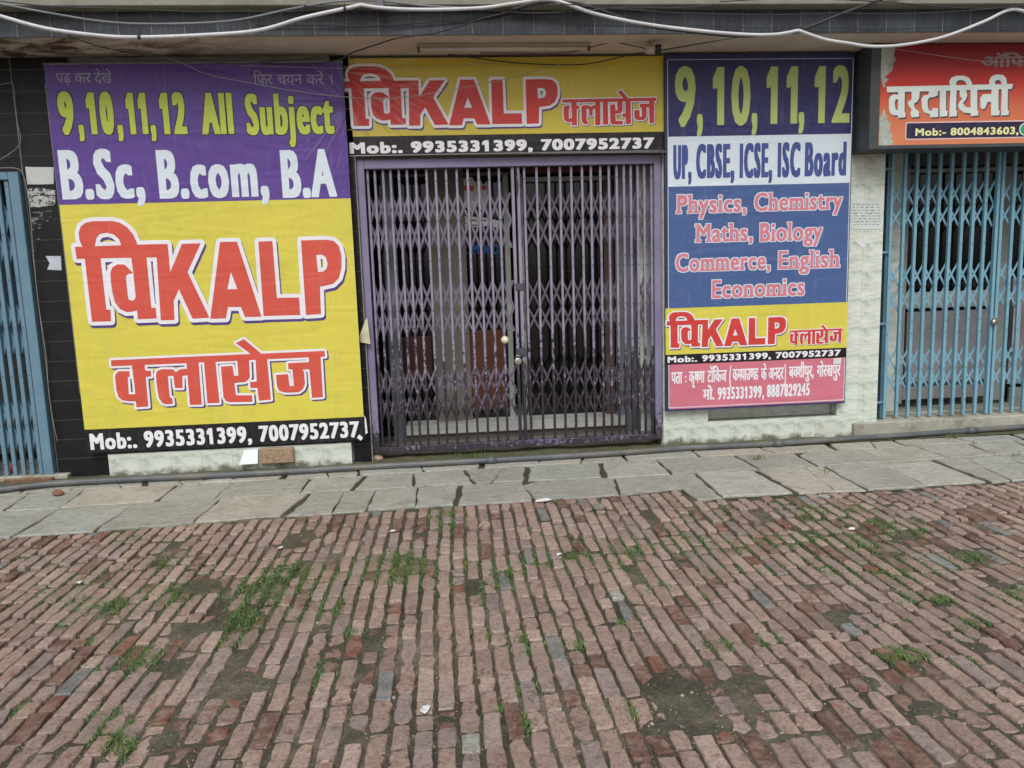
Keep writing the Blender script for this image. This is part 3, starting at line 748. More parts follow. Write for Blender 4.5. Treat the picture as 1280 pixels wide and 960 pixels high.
# ================================================================== BUILDING
bld = empty('shop_building', (0, 6.5, 0), 'single storey shop building clad in black and pale green marble tiles under a tiled slab', 'building')
M_conc = simple('painted_concrete', srgb(138, 138, 126), 0.85, 0.12, 4, 0.3, dirt=0.35, dirtcol=srgb(96, 84, 68))
m, n, b = newmat('soffit_plaster', 0.9, 0.3)
f = tex(n, 1.6, 8, 0.65, 'World', 0.6); f2 = tex(n, 5, 10, 0.75, 'World', 1.2, sc=(0.5, 1, 1))
gg = n.nodes.new('ShaderNodeNewGeometry'); ss = n.nodes.new('ShaderNodeSeparateXYZ'); n.links.new(gg.outputs['Position'], ss.inputs[0])
lf = n.nodes.new('ShaderNodeMapRange'); lf.inputs[1].default_value = -1.0; lf.inputs[2].default_value = -2.4; n.links.new(ss.outputs[0], lf.inputs[0])
c = ramp(n, f, [(0.3, srgb(196, 184, 168)), (0.7, srgb(216, 206, 192))])
st = mth(n, 'MULTIPLY', ramp(n, f2, [(0.42, BLK), (0.56, WHT)]), lf.outputs[0])
c = mix(n, st, c, srgb(84, 66, 50)); n.links.new(c, b.inputs['Base Color']); bump(n, b, f2, 0.4, 0.02); M_soffit = m
m, n, b = newmat('black_tile', 0.3, 0.3)
f = tex(n, 6, 8, 0.7, 'World'); f2 = tex(n, 14, 10, 0.8, 'World', 0.5)
c = ramp(n, f, [(0.3, srgb(20, 21, 23)), (0.7, srgb(31, 33, 35))])
c = mix(n, ramp(n, f2, [(0.6, BLK), (0.85, (0.25,)*3+(1,))]), c, srgb(80, 80, 78)); n.links.new(c, b.inputs['Base Color'])
n.links.new(ramp(n, f2, [(0.3, (0.3,)*3+(1,)), (0.7, (0.6,)*3+(1,))]), b.inputs['Roughness']); M_btile = m
m, n, b = newmat('fascia_tile', 0.28, 0.5)
f = tex(n, 3, 8, 0.7, 'World'); f2 = tex(n, 8, 10, 0.8, 'World', 0.2, sc=(6, 1, 0.6))
oi = n.nodes.new('ShaderNodeObjectInfo')
c = ramp(n, f, [(0.36, srgb(38, 43, 52)), (0.64, srgb(66, 74, 84))])
c = mix(n, 1.0, c, ramp(n, oi.outputs['Random'], [(0, (0.7,)*3+(1,)), (1, (1.25,)*3+(1,))]), 'MULTIPLY')
c = mix(n, ramp(n, f2, [(0.5, BLK), (0.8, (0.6,)*3+(1,))]), c, srgb(130, 138, 138)); n.links.new(c, b.inputs['Base Color'])
n.links.new(ramp(n, f2, [(0.3, (0.2,)*3+(1,)), (0.7, (0.6,)*3+(1,))]), b.inputs['Roughness']); M_ftile = m
M_grout = simple('grout', srgb(138, 138, 130), 0.9, 0.2, 20)
M_darkgrout = simple('dark_grout', srgb(150, 154, 144), 0.9, 0.2, 20)
# green-white marble tile with diagonal veins
m, n, b = newmat('marble_tile', 0.35, 0.5)
tc = n.nodes.new('ShaderNodeTexCoord'); mp = n.nodes.new('ShaderNodeMapping'); mp.inputs['Rotation'].default_value = (0, math.radians(38), 0); mp.inputs['Scale'].default_value = (0.8, 1, 2.6)
n.links.new(tc.outputs['Object'], mp.inputs[0])
f = tex(n, 7, 5, 0.6, vec=mp.outputs[0], dist=0.5); f2 = tex(n, 30, 8, 0.8, vec=mp.outputs[0], dist=0.4)
c = ramp(n, f, [(0.36, srgb(196, 208, 195)), (0.6, srgb(220, 225, 217))])
c = mix(n, ramp(n, mth(n, 'ADD', mth(n, 'MULTIPLY', f, 0.75), mth(n, 'MULTIPLY', f2, 0.3)), [(0.38, (0.8,)*3+(1,)), (0.47, BLK)]), c, srgb(150, 164, 150))
g2 = tex(n, 3, 10, 0.8, 'World', 0.5); c = mix(n, ramp(n, g2, [(0.50, BLK), (0.66, (0.4,)*3+(1,))]), c, srgb(168, 166, 148))
gm = n.nodes.new('ShaderNodeNewGeometry'); sm_ = n.nodes.new('ShaderNodeSeparateXYZ'); n.links.new(gm.outputs['Position'], sm_.inputs[0])
sv = mth(n, 'ADD', mth(n, 'MULTIPLY', sm_.outputs[2], 3.2), tex(n, 6, 8, 0.75, 'World'))     # mud splashed up from the gutter
c = mix(n, ramp(n, sv, [(0.50, (0.9,)*3+(1,)), (0.68, BLK)]), c, srgb(96, 92, 74))
n.links.new(c, b.inputs['Base Color']); M_marble = m
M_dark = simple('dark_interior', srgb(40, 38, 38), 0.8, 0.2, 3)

SOF = 3.345                    # underside of the slab
YF = 5.885                     # its front face
WL = 6.36; WR = 6.40
PXL = at(50.5, 400, WL).x     # left edge of the black pillar
# slab with soffit, ledge and parapet above
mb = MB(); mb.box(-7.5, 9, YF+0.02, 6.9, SOF, SOF+0.30); mb.build('slab', M_soffit, bld)
zt = at(640, 13, YF).z
mb = MB(); mb.box(-7.5, 9, YF-0.11, 6.9, zt, zt+0.10, 0.006); mb.build('ledge', M_conc, bld)
mb = MB(); mb.box(-7.5, 9, YF+0.05, 6.9, zt+0.102, zt+0.9); mb.build('parapet', simple('mauve_parapet', srgb(120, 112, 132), 0.7, 0.1), bld)
mb = MB(); mb.box(-7.5, 9, YF-0.004, YF+0.018, SOF, zt-0.001); mb.build('fascia_bed', M_grout, bld)
tw = 0.232; k = 0; xo = at(148, 30, YF).x
x = xo-tw*round((xo+5.2)/tw)
mb = MB(); mb.box(0, tw-0.006, 0, 0.009, 0, zt-SOF-0.004, 0.0008); tm = mb.mesh('fascia_tile', M_ftile)
while x < 6.6:
    o = link('fascia_tile', tm, bld, (x-bld.location.x, YF-0.006-bld.location.y, SOF+0.001-bld.location.z)); x += tw
# main walls: solid masonry behind the cladding
GX0, GX1 = -0.700, 1.856     # gate opening
mb = MB()
def part_box(name, mat, *b, bev=0.0):
    mb = MB(); mb.box(*b, bev); return mb.build(name, mat, bld)
part_box('wall', M_darkgrout, -2.99, GX0-0.002, WL+0.02, 7.6, 0, SOF); part_box('wall', M_darkgrout, GX1+0.002, 3.86, WR+0.021, 7.6, 0, 0.199)
part_box('niche_wall', M_darkgrout, GX1+0.002, 3.86, WR+0.141, 7.6, 0.1995, 0.3395); part_box('wall', M_darkgrout, GX1+0.002, 3.86, WR+0.021, 7.6, 0.34, SOF)
part_box('niche_cheek', M_marble, GX1+0.014, 2.275, WR+0.021, WR+0.1405, 0.1995, 0.3395); part_box('niche_cheek', M_marble, 3.485, 3.86, WR+0.021, WR+0.1405, 0.1995, 0.3395)
part_box('lintel', M_conc, GX0-0.001, GX1+0.001, 6.42, 7.6, 2.53, SOF); part_box('lintel', M_conc, 3.861, 7.5, 6.42, 7.6, 2.65, SOF); part_box('lintel', M_conc, -6.5, PXL-0.0035, 6.42, 7.6, 2.47, SOF)
# black tiles: pillar left of the left board, and the strip between board and gate
th = 0.178
PX0 = at(64, 400, WL).x
XL = []
bt0 = at(68, 600, 6.34).x
tiles = []
z = 0.005; row = 0
zs = [0.0]+[0.16+0.163*k for k in range(21)]
for a, c_ in zip(zs, zs[1:]):
    if a > SOF: break
    c_ = min(c_, SOF)
    for x0, x1 in ((-3.52, PXL-0.004), (PXL, -2.905), (-0.86, -0.708)):
        if x1 > -3 and x0 < -2 : x1 = -2.87
        if a < 2.4 and x0 < -3.5: continue
        tiles.append((x0, x1, a, c_))
part_box('pillar', M_btile, PXL-0.003, -2.991, WL+0.0195, 7.6, 0, SOF-0.001); part_box('tile_bed', M_grout, -3.53, PXL-0.0035, WL+0.002, 6.419, 2.46, SOF-0.001)
mb = MB(); mb.box(PXL-0.003, -2.87, WL+0.002, WL+0.019, 0, SOF-0.001); mb.build('tile_joints', M_grout, bld)
mb = MB(); mb.box(-0.86, GX0-0.0025, WL+0.002, WL+0.019, 0, SOF-0.001); mb.build('tile_joints', M_grout, bld)
for x0, x1, a, c_ in tiles:
    mb = MB(); mb.box(x0, x1-0.003, WL, WL+0.016, a+0.0012, c_-0.0012, 0.0006); mb.build('black_tile', M_btile, bld)
# marble cladding
def marble(x0, x1, z0, z1, Y, t=0.02):
    mb = MB(); mb.box(0, x1-x0-0.0012, 0, t, 0, z1-z0-0.0012, 0.0004); me = mb.mesh('marble_tile', M_marble)
    link('marble_tile', me, bld, (x0-bld.location.x, Y-bld.location.y, z0-bld.location.z))
x = -2.865
while x < -0.88:
    marble(x, min(x+0.25, -0.872), 0.0, 0.19, WL-0.055, 0.03); x += 0.25
mb = MB(); mb.box(-2.86, -0.875, WL-0.024, WL+0.018, 0, 0.188); mb.build('plinth', M_darkgrout, bld)
xs = [1.870, 2.085, 2.28, 2.48, 2.68, 2.88, 3.08, 3.28, 3.48, 3.68, 3.865]
zr = [0.0, 0.20, 0.34]+[0.34+0.25*k for k in range(1, 13)]
for x0, x1 in zip(xs, xs[1:]):
    for z0, z1 in zip(zr, zr[1:]):
        z1 = min(z1, SOF)
        if z0 >= SOF: continue
        if z0 > 0.5 and z1 < 3.1 and x0 > 2.0 and x1 < 3.45: continue          # fully behind the board
        if abs(z0-0.20) < 1e-3 and 2.2 < (x0+x1)/2 < 3.5: marble(x0, x1, z0, z1, WR+0.12); continue   # niche back
        marble(x0, x1, z0, z1, WR)
part_box('end_pier', M_darkgrout, 6.06, 9.0, WR+0.02, 7.6, 0.126, SOF); part_box('end_pier', M_btile, -7.5, -4.72, WL, 7.6, 0, SOF)
# ------------------------------------------------------------------ left blue gate, purple gate, right blue gate
def paint(name, col, col2, chip, low, z0, z1, rust=srgb(58, 44, 40), amount=0.5):
    """gate paint: chipped, with old wear climbing from the foot of the gate"""
    m, n, b = newmat(name, 0.5, 0.45)
    f = tex(n, 3.5, 6, 0.6, 'World'); c = ramp(n, f, [(0.3, col), (0.7, col2)])
    g = n.nodes.new('ShaderNodeNewGeometry'); s_ = n.nodes.new('ShaderNodeSeparateXYZ'); n.links.new(g.outputs['Position'], s_.inputs[0])
    mr = n.nodes.new('ShaderNodeMapRange'); mr.inputs[1].default_value = z0; mr.inputs[2].default_value = z1; mr.inputs[3].default_value = low; mr.inputs[4].default_value = 0.0
    n.links.new(s_.outputs[2], mr.inputs[0])
    ch = tex(n, 38, 8, 0.75, 'World', 0.5, sc=(1, 1, 0.5)); big = tex(n, 1.7, 5, 0.6, 'World')
    v = mth(n, 'ADD', mth(n, 'ADD', ch, mr.outputs[0]), mth(n, 'MULTIPLY', mth(n, 'SUBTRACT', big, 0.5), 0.5))
    c = mix(n, ramp(n, v, [(chip, BLK), (chip+0.05, WHT)]), c, rust)
    n.links.new(c, b.inputs['Base Color']); bump(n, b, v, 0.3, 0.003); return m
M_gate = paint('purple_gate_paint', srgb(132, 126, 148), srgb(154, 148, 168), 0.66, 0.42, 0.1, 1.45, srgb(50, 46, 54))
M_gateframe = paint('purple_frame_paint', srgb(122, 114, 148), srgb(140, 133, 160), 0.72, 0.36, 0.0, 0.8, srgb(56, 52, 60))
M_lattice = paint('lattice_paint', srgb(100, 90, 106), srgb(126, 118, 136), 0.68, 0.32, 0.1, 1.2, srgb(44, 40, 44))
M_bluegate = paint('sky_blue_gate_paint', srgb(108, 156, 176), srgb(126, 172, 190), 0.78, 0.10, 0.1, 0.5, srgb(92, 84, 74))
M_bluegate2 = paint('slate_blue_gate_paint', srgb(96, 128, 148), srgb(108, 140, 158), 0.80, 0.10, 0.0, 0.5, srgb(80, 66, 52))
M_rivet = simple('dark_rivet', srgb(52, 48, 56), 0.6)
M_steel = simple('worn_steel', srgb(180, 176, 166), 0.35, 0.2, 20, metal=0.8)

YG = 6.43
def channel(x, z0, z1, w=0.026, d=0.03, Y=YG):
    mb = MB()   # a pressed channel: narrow raised face with a shadowed flank on both sides
    mb.box(x-w/2, x+w/2, Y, Y+d, z0, z1, 0.003); return mb
def lattice(gate, X, zones, mat, Y=YG+0.040, w=0.0155, t=0.004):
    for za, zb, zc in zones:
        for i in range(len(X)):
            for s_ in (1, -1):
                j = i+2*s_
                dy = 0.003*s_
                if 0 <= j < len(X):
                    mb = MB(); mb.strip((X[i], Y+dy, za), (X[i+s_], Y+dy, zb), w, t); 
                    mb = MB(); a = Vector((X[i], Y+dy, za)); c_ = Vector((X[j], Y+dy, zc)); m_ = Vector((X[i+s_], Y+dy, zb))
                    mb.strip(a, m_+(m_-a)*0.04, w, t); mb.strip(m_+Vector((0, 0.0006, 0)), c_, w, t)
                    mb.build('lattice_strip', mat, gate)
                elif 0 <= i+s_ < len(X):
                    mb = MB(); mb.strip((X[i], Y+dy, za), (X[i+s_], Y+dy, zb), w, t); mb.build('lattice_strip', mat, gate)
                if not (0 <= i-2*s_ < len(X)) and 0 <= i-s_ < len(X) or False:
                    pass
            # short half strips closing the lower X at the two ends
        for s_, i in ((1, 0), (-1, len(X)-1)):
            mb = MB(); mb.strip((X[i], Y+0.003*s_, zb), (X[i+s_], Y+0.003*s_, zc), w, t); mb.build('lattice_strip', mat, gate)
def rivets(gate, X, zs_, r_=0.0045, Y=YG, mat=None):
    mb = MB()
    for x in X:
        for z in zs_: mb.tube([(x, Y-0.004, z), (x, Y+0.002, z)], r_, 6)
    mb.build('rivets', mat or M_rivet, gate)['kind'] = 'stuff'

pg = empty('collapsible_gate', (0.58, YG, 0.06), 'closed purple collapsible gate in the middle, its lower half chipped and rusty', 'gate')
zb_, zt_ = 0.062, 2.535
fw = 0.058
for x0, x1 in ((GX0, GX0+fw), (GX1-fw, GX1)):
    mb = MB(); mb.box(x0, x1, YG-0.035, YG+0.04, zb_, zt_, 0.003); mb.build('side_frame', M_gateframe, pg)
mb = MB(); mb.box(GX0+fw+0.001, GX1-fw-0.001, YG-0.034, YG+0.04, zt_-0.075, zt_-0.001, 0.003); mb.build('top_rail', M_gateframe, pg)
mb = MB(); mb.box(GX0+fw+0.001, GX1-fw-0.001, YG-0.034, YG+0.04, zb_, zb_+0.05, 0.003); mb.build('bottom_rail', M_gateframe, pg)
LB = [460, 469.2, 479, 488.9, 498.9, 509.2, 520.5, 533.4, 545.2, 558, 571.6, 585.3, 598.6, 611.4, 624.4]
RB = [655.8, 670.9, 685.8, 700.3, 714.4, 727.3, 739.4, 750.3, 761.6, 771.4, 780.5, 788.9, 796.9, 805.8, 814.4]
XB = [at(p, 227, YG).x for p in LB]; XM = [at(640.8, 227, YG).x, at(647.6, 227, YG).x]; XR_ = [at(p, 227, YG).x for p in RB]
ZTOP = zt_-0.078; ZBOT = zb_+0.052
for i, x in enumerate(XB+XR_):
    bx = x+rnd.uniform(-.0035, .0035); ch_ = channel(bx, ZBOT, ZTOP, 0.0198); ch_.build('bar', M_gate, pg)
for x in XM:
    mb = MB(); mb.box(x-0.013, x+0.013, YG-0.01, YG+0.034, ZBOT, ZTOP, 0.003); mb.build('meeting_stile', M_gate, pg)
zone = lambda a, b, c: (at(645, a, YG).z, at(645, b, YG).z, at(645, c, YG).z)
ZN = [zone(240, 274, 309), zone(350, 384, 414), zone(457, 489, 520)]
M_lattice2 = paint('shaded_lattice_paint', srgb(78, 68, 80), srgb(104, 94, 108), 0.66, 0.30, 0.1, 1.2, srgb(40, 36, 40))  # darker lattice copy for the right leaf, its shade put into the colour
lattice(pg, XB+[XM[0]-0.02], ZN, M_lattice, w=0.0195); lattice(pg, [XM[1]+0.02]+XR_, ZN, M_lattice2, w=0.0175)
rivets(pg, XB+XR_, [at(645, q, YG).z for q in (224, 274, 323, 335, 384, 428, 440, 489)])
# knob, lock, hasp
kn = at(631, 425, YG-0.05); bm = bmesh.new(); bmesh.ops.create_uvsphere(bm, u_segments=16, v_segments=10, radius=0.034)
me = bpy.data.meshes.new('knob'); 
for v in bm.verts: v.co += kn
for f_ in bm.faces: f_.smooth = True
bm.to_mesh(me); bm.free(); me.materials.append(simple('cream_knob', srgb(226, 214, 188), 0.25)); link('knob', me, pg)
mb = MB(); mb.tube([(kn.x, kn.y, kn.z), (kn.x, YG+0.01, kn.z)], 0.012); mb.build('knob_stem', M_steel, pg)
pl = empty('padlock', at(648, 448, YG-0.04), 'round steel padlock hanging at the middle of the purple gate', 'padlock')
pc = at(647.5, 451, YG-0.04)
mb = MB(); mb.tube([(pc.x, pc.y-0.014, pc.z-0.004), (pc.x, pc.y-0.011, pc.z-0.004), (pc.x, pc.y+0.011, pc.z-0.004), (pc.x, pc.y+0.014, pc.z-0.004)], [0.026, 0.032, 0.032, 0.026], 20); mb.build('lock_body', M_steel, pl)
mb = MB(); mb.tube([(pc.x+0.019*math.cos(a), pc.y, pc.z+0.022+0.026*math.sin(a)) for a in [math.pi*k/10 for k in range(11)]], 0.0045); mb.build('shackle', M_steel, pl)
mb = MB(); mb.box(XM[0]-0.02, XM[1]+0.03, YG-0.016, YG-0.011, pc.z+0.035, pc.z+0.105, 0.001)
mb.build('lock_plate', simple('bare_plate', srgb(66, 66, 74), 0.6, 0.4, 20), pg)
mb = MB(); mb.box(XM[0]-0.005, XM[1]+0.03, YG-0.017, YG-0.0125, at(650, 363, YG).z, at(650, 354, YG).z, 0.001); mb.build('hasp', MATS['bare_plate'], pg)
mb = MB(); rc = random.Random(4)
for k in range(11): c0_ = Vector((XM[1]-0.012+rc.uniform(-.006, .006), YG-0.022, ZTOP-0.01-0.021*k)); mb.tube([c0_+Vector((0.009*math.cos(a)*(1 if k % 2 else 0.3), 0.009*math.cos(a)*(0.2 if k % 2 else 1), 0.015*math.sin(a))) for a in [2*math.pi*q/8 for q in range(9)]], 0.003, 5, False)
o_ = mb.build('rusty_chain', simple('chain_rust', srgb(74, 58, 46), 0.8, 0.4, 60)); tag(o_, 'short rusty chain hanging at the top middle of the purple gate', 'chain')
# bolts sticking from frame foot
# --- blue gate on the right
YG2 = 6.47
bg2 = empty('collapsible_gate', (4.6, YG2, 0.1), 'sky blue collapsible gate on the right, under the red and orange sign', 'gate')
BB = [1117.2, 1133.4, 1148.3, 1162.8, 1177.2, 1192, 1206.9, 1221, 1236]
X2 = [at(p, 195.6, YG2).x for p in BB]; XM2 = [at(1250, 195.6, YG2).x, at(1255.5, 195.6, YG2).x]
XRR = [at(1271, 195.6, YG2).x + 0.107*k for k in range(9)]
zc0 = at(1120, 522, YG2).z; zc1 = 2.80
for x in X2+XRR: channel(x, zc0, zc1, 0.0275, 0.03, YG2).build('bar', M_bluegate, bg2)
for x in XM2:
    mb = MB(); mb.box(x-0.014, x+0.014, YG2-0.01, YG2+0.03, zc0-0.005, zc1, 0.003); mb.build('meeting_stile', M_bluegate, bg2)
mb = MB(); mb.box(X2[0]-0.045, X2[0]-0.018, YG2+0.005, YG2+0.05, zc0, zc1, 0.002); mb.build('side_frame', simple('dark_teal_frame', srgb(66, 100, 116), 0.5), bg2)
for q in (211, 316, 405, 503):
    p = at(1108, q, YG2); mb = MB(); mb.tube([(X2[0]-0.085, YG2+0.0, p.z), (X2[0]-0.02, YG2+0.0, p.z)], 0.014, 8); mb.build('hinge_bolt', M_bluegate2, bg2)
z2 = lambda a, b, c: (at(1190, a, YG2).z, at(1190, b, YG2).z, at(1190, c, YG2).z)
ZN2 = [z2(226, 256, 284), z2(328, 357, 388), z2(433, 460, 486)]
lattice(bg2, X2+[XM2[0]-0.01], ZN2, M_bluegate, YG2+0.036, 0.017); lattice(bg2, [XM2[1]+0.01]+XRR, ZN2, M_bluegate, YG2+0.036, 0.017)
rivets(bg2, X2+XRR, [at(1190, q, YG2).z for q in (210, 256, 305, 357, 400, 415, 460, 500)], 0.004, YG2)
p = at(1243, 401, YG2-0.03); pl2 = empty('padlock', p, 'dark steel padlock on the sky blue gate at the right', 'padlock')
mb = MB(); mb.tube([(p.x, p.y-0.012, p.z-0.012), (p.x, p.y+0.012, p.z-0.012)], 0.027, 16); mb.build('lock_body', M_steel, pl2)
mb = MB(); mb.tube([(p.x+0.017*math.cos(a), p.y, p.z+0.012+0.024*math.sin(a)) for a in [math.pi*k/8 for k in range(9)]], 0.004); mb.build('shackle', M_steel, pl2)
# threshold kerb of the right shop
M_kerb = simple('threshold_plaster', srgb(166, 166, 154), 0.8, 0.15, 5, 0.5, dirt=0.6, dirtcol=srgb(94, 78, 62))
kx = at(1066, 540, 6.38).x
mb = MB(); mb.box(kx, 7.5, 6.36, 7.6, 0, 0.125, 0.008); o = mb.build('threshold', M_kerb, bld)
# --- blue gate on the left
YG3 = 6.34
bg3 = empty('collapsible_gate', (-3.6, YG3, 0.05), 'slate blue collapsible gate at the left edge beside the black tiled pillar', 'gate')
zl0, zl1 = at(60, 594, YG3).z, at(18, 215, YG3).z
sx0, sx1 = at(12, 226, YG3).x, at(25, 226, YG3).x
mb = MB(); mb.box(sx0, sx1, YG3-0.02, YG3+0.05, zl0, zl1, 0.004); mb.build('side_frame', M_bluegate2, bg3)
mb = MB(); mb.box(-4.70, sx0-0.001, YG3-0.019, YG3+0.05, zl1-0.06, zl1-0.001, 0.004); mb.build('top_rail', M_bluegate2, bg3)
X3 = [sx0-0.03-0.068*k for k in range(20)][::-1]
for x in X3: channel(x, zl0+0.01, zl1-0.062, 0.032, 0.03, YG3).build('bar', M_bluegate2, bg3)
z3 = lambda a, b, c: (at(20, a, YG3).z, at(20, b, YG3).z, at(20, c, YG3).z)
lattice(bg3, X3+[sx0-0.001], [z3(252, 293, 330), z3(378, 410, 446), z3(500, 532, 565)], M_bluegate2, YG3+0.034, 0.024)
rivets(bg3, X3, [at(20, q, YG3).z for q in (232, 293, 350, 410, 470, 532, 580)], 0.004, YG3)
mb = MB(); mb.box(-6, -3.2, 6.30, 7.6, 0, zl0+0.01, 0.008); mb.build('door_sill', M_kerb, bld)
mb = MB(); p = at(45, 590, 6.3); mb.box(p.x-0.25, p.x+0.14, 6.27, 6.31, zl0-0.05, zl0-0.005, 0.006)
tag(mb.build('wood_plank', simple('weathered_wood', srgb(120, 92, 68), 0.8, 0.35, 30, 0.5)), 'weathered wooden plank lying at the foot of the slate blue gate', 'plank')

# ================================================================== inside the shops
M_floor = simple('shop_floor', srgb(110, 104, 96), 0.8, 0.2, 5)
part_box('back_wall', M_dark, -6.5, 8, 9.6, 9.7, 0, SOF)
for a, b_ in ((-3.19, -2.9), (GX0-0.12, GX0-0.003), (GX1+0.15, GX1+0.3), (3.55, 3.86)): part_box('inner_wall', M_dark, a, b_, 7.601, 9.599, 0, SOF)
mb = MB(); mb.box(-6.5, 8, 6.9, 9.7, SOF+0.001, SOF+0.3); mb.build('roof', M_conc, bld)
mb = MB(); mb.box(GX0-0.001, GX1+0.001, 6.56, 9.6, -0.05, 0.10, 0.004); mb.build('shop_floor', M_floor, bld)
M_stair = simple('pale_nosing', srgb(206, 206, 202), 0.5, 0.1, 6)
YP = 6.86
d0 = at(508, 537, 6.68); d1 = at(783, 517, 6.68)
mb = MB(); mb.box(d0.x, d1.x, 6.70, 7.6, 0.101, 0.150); mb.build('inner_step', M_floor, bld)
mb = MB(); mb.box(d0.x, d1.x, 6.66, 7.6, 0.151, 0.240, 0.006); mb.build('step_nosing', M_stair, bld)
sf = empty('shop_front_partition', (0.6, YP, 0.26), 'dark glazed shop front with pale door posts behind the purple gate', 'shop front')
M_post = simple('pale_green_post', srgb(168, 176, 166), 0.5, 0.1, 6)
M_wallgrey = simple('grey_plaster', srgb(122, 118, 110), 0.8, 0.2, 3, 0.3, dirt=0.5)
M_brown = simple('brown_laminate', srgb(100, 58, 44), 0.45, 0.15, 4)
m, n, b = newmat('dark_glass', 0.06, 0.5); b.inputs['Base Color'].default_value = srgb(16, 17, 18); M_glass = m
def panel(name, x0, x1, y0, y1, mat, Y, th=0.03, par=sf):
    a = at(x0, y1, Y); c_ = at(x1, y0, Y); xa = at(x0, (y0+y1)/2, Y).x; xb = at(x1, (y0+y1)/2, Y).x
    mb = MB(); mb.box(xa, xb, Y, Y+th, a.z, c_.z, 0.002); return mb.build(name, mat, par)
panel('glass_pane', 455, 540, 222, 545, M_glass, YP+0.05, 0.01)
panel('glass_pane', 586, 633, 222, 545, M_glass, YP+0.05, 0.01)
panel('glass_pane', 657, 770, 225, 545, M_glass, YP+0.05, 0.01)
panel('wall_pier', 540, 585, 205, 535, M_wallgrey, YP-0.05, 0.14)
panel('door_post', 633.5, 640, 217, 545, M_post, YP, 0.06); panel('door_post', 650, 657, 217, 545, M_post, YP, 0.06)
panel('transom', 455, 636, 215, 222, M_wallgrey, YP-0.02, 0.05); panel('transom', 657.5, 770, 219, 227, M_post, YP-0.02, 0.05)
panel('pelmet', 652, 772, 208, 217, M_brown, YP-0.06, 0.05); panel('top_board', 455, 772, 196, 207, M_wallgrey, YP-0.1, 0.03)
panel('wood_panel', 587, 633, 412, 512, M_brown, YP-0.01, 0.03); panel('wood_panel', 503, 540, 420, 470, simple('dark_brown', srgb(74, 40, 34), 0.5), YP, 0.03)
panel('inner_post', 484, 500, 215, 560, simple('blue_grey_post', srgb(112, 120, 128), 0.5, 0.1), 6.70, 0.05)
panel('door_leaf', 756, 768, 225, 520, simple('brown_leaf', srgb(96, 78, 70), 0.6), 6.80, 0.03)
panel('steel_sheet', 770, 797, 207, 545, simple('brushed_sheet', srgb(136, 140, 150), 0.4, 0.2, 3, metal=0.2), 6.72, 0.03)
panel('tiled_jamb', 797.5, 826, 207, 550, M_marble, 6.62, 0.05)
# poster on the glass
po = empty('paper_poster', at(592, 240, YP), 'torn white and red paper poster pasted on the glass behind the purple gate', 'poster')
Yq = YP-0.03
def irregular(px_pts, Y, name, mat, par, th=0.002):
    P = [at(x, y, Y) for x, y in px_pts]; mb = MB(); n_ = len(P)
    vs = [(p.x, Y, p.z) for p in P]+[(p.x, Y+th, p.z) for p in P]
    fs = [tuple(t) for t in tessellate_polygon([[Vector((p.x, p.z, 0)) for p in P]])]
    fs += [tuple(i+n_ for i in t) for t in fs]+[(k, (k+1) % n_, (k+1) % n_+n_, k+n_) for k in range(n_)]
    mb.add(vs, fs); return mb.build(name, mat, par)
M_paper = simple('paper', srgb(214, 216, 214), 0.7, 0.05, 10)
irregular([(560,222),(567,226),(575,224),(590,221),(594,228),(600,224),(604,231),(609,226),(609,252),(603,263),(598,256),(590,266),(582,259),(577,270),(608,272),(624,276),(623,288),(616,281),(606,283),(592,284),(572,287),(563,281),(562,268),(559,250)], Yq, 'paper_sheet', M_paper, po)
irregular([(560,229),(568,231),(568,238),(561,235)], Yq-0.001, 'red_print', M_red2, po, 0.0006)
irregular([(573,233),(592,232),(593,236),(590,240),(586,236),(581,239),(574,237)], Yq-0.001, 'red_print', M_red2, po, 0.0006)
irregular([(602,232),(608,232),(608,237),(602,238)], Yq-0.001, 'red_print', M_red2, po, 0.0006)
M_ink = simple('ink', srgb(52, 54, 66), 0.7)
for (x0, x1, y) in ((562,569,274),(574,582,274),(587,596,275),(600,608,275),(565,570,280),(575,583,279),(589,596,281)):
    irregular([(x0,y),(x1,y-0.3),(x1,y+1.1),(x0,y+1.3)], Yq-0.001, 'print_line', M_ink, po, 0.0006)
# blue lettering on the glass, worn strokes only
gl = empty('window_lettering', at(595, 312, YP), 'faded blue lettering on the dark glass below the torn poster', 'lettering')
gs = Sheet(gl, YP+0.046)
M_bluep = vinyl('print_deep_blue', srgb(40, 92, 160), 0.05)
for ch_, a_, b_ in (('N', 566, 573), ('A', 574, 577.5), ('R', 578, 585), ('M', 590, 598.5), ('N', 605, 611), ('O', 616, 623)):
    if ch_ != 'A': gs.word(ch_, a_, b_, 305, 318, M_bluep, 0.004)
gs.flush()
# interior of right shop
s2_ = empty('shop_front_partition', (4.7, 7.05, 0.13), 'grey framed shop front of the right shop behind the sky blue gate', 'shop front')
M_grey2 = simple('grey_shutter', srgb(150, 148, 154), 0.55, 0.12, 3, dirt=0.2); M_frame2 = simple('grey_frame', srgb(150, 152, 150), 0.55, 0.1)
Y2 = 6.86
panel('glass_pane', 1133, 1244, 216, 362, M_glass, Y2+0.03, 0.01, s2_); panel('frame_head', 1128, 1300, 208, 216, M_frame2, Y2, 0.05, s2_)
panel('frame_post', 1126, 1133, 208, 505, M_frame2, Y2-0.005, 0.05, s2_); panel('frame_post', 1246, 1262, 208, 500, M_frame2, Y2-0.005, 0.05, s2_)
panel('lintel_board', 1120, 1330, 186, 207.5, simple('dark_board', srgb(86, 88, 92), 0.7), Y2-0.02, 0.05, s2_)
panel('sill_board', 1133, 1246, 362, 386, simple('torn_board', srgb(170, 172, 166), 0.7, 0.15, 10, dirt=0.6, dirtcol=srgb(120, 130, 136)), Y2-0.01, 0.05, s2_)
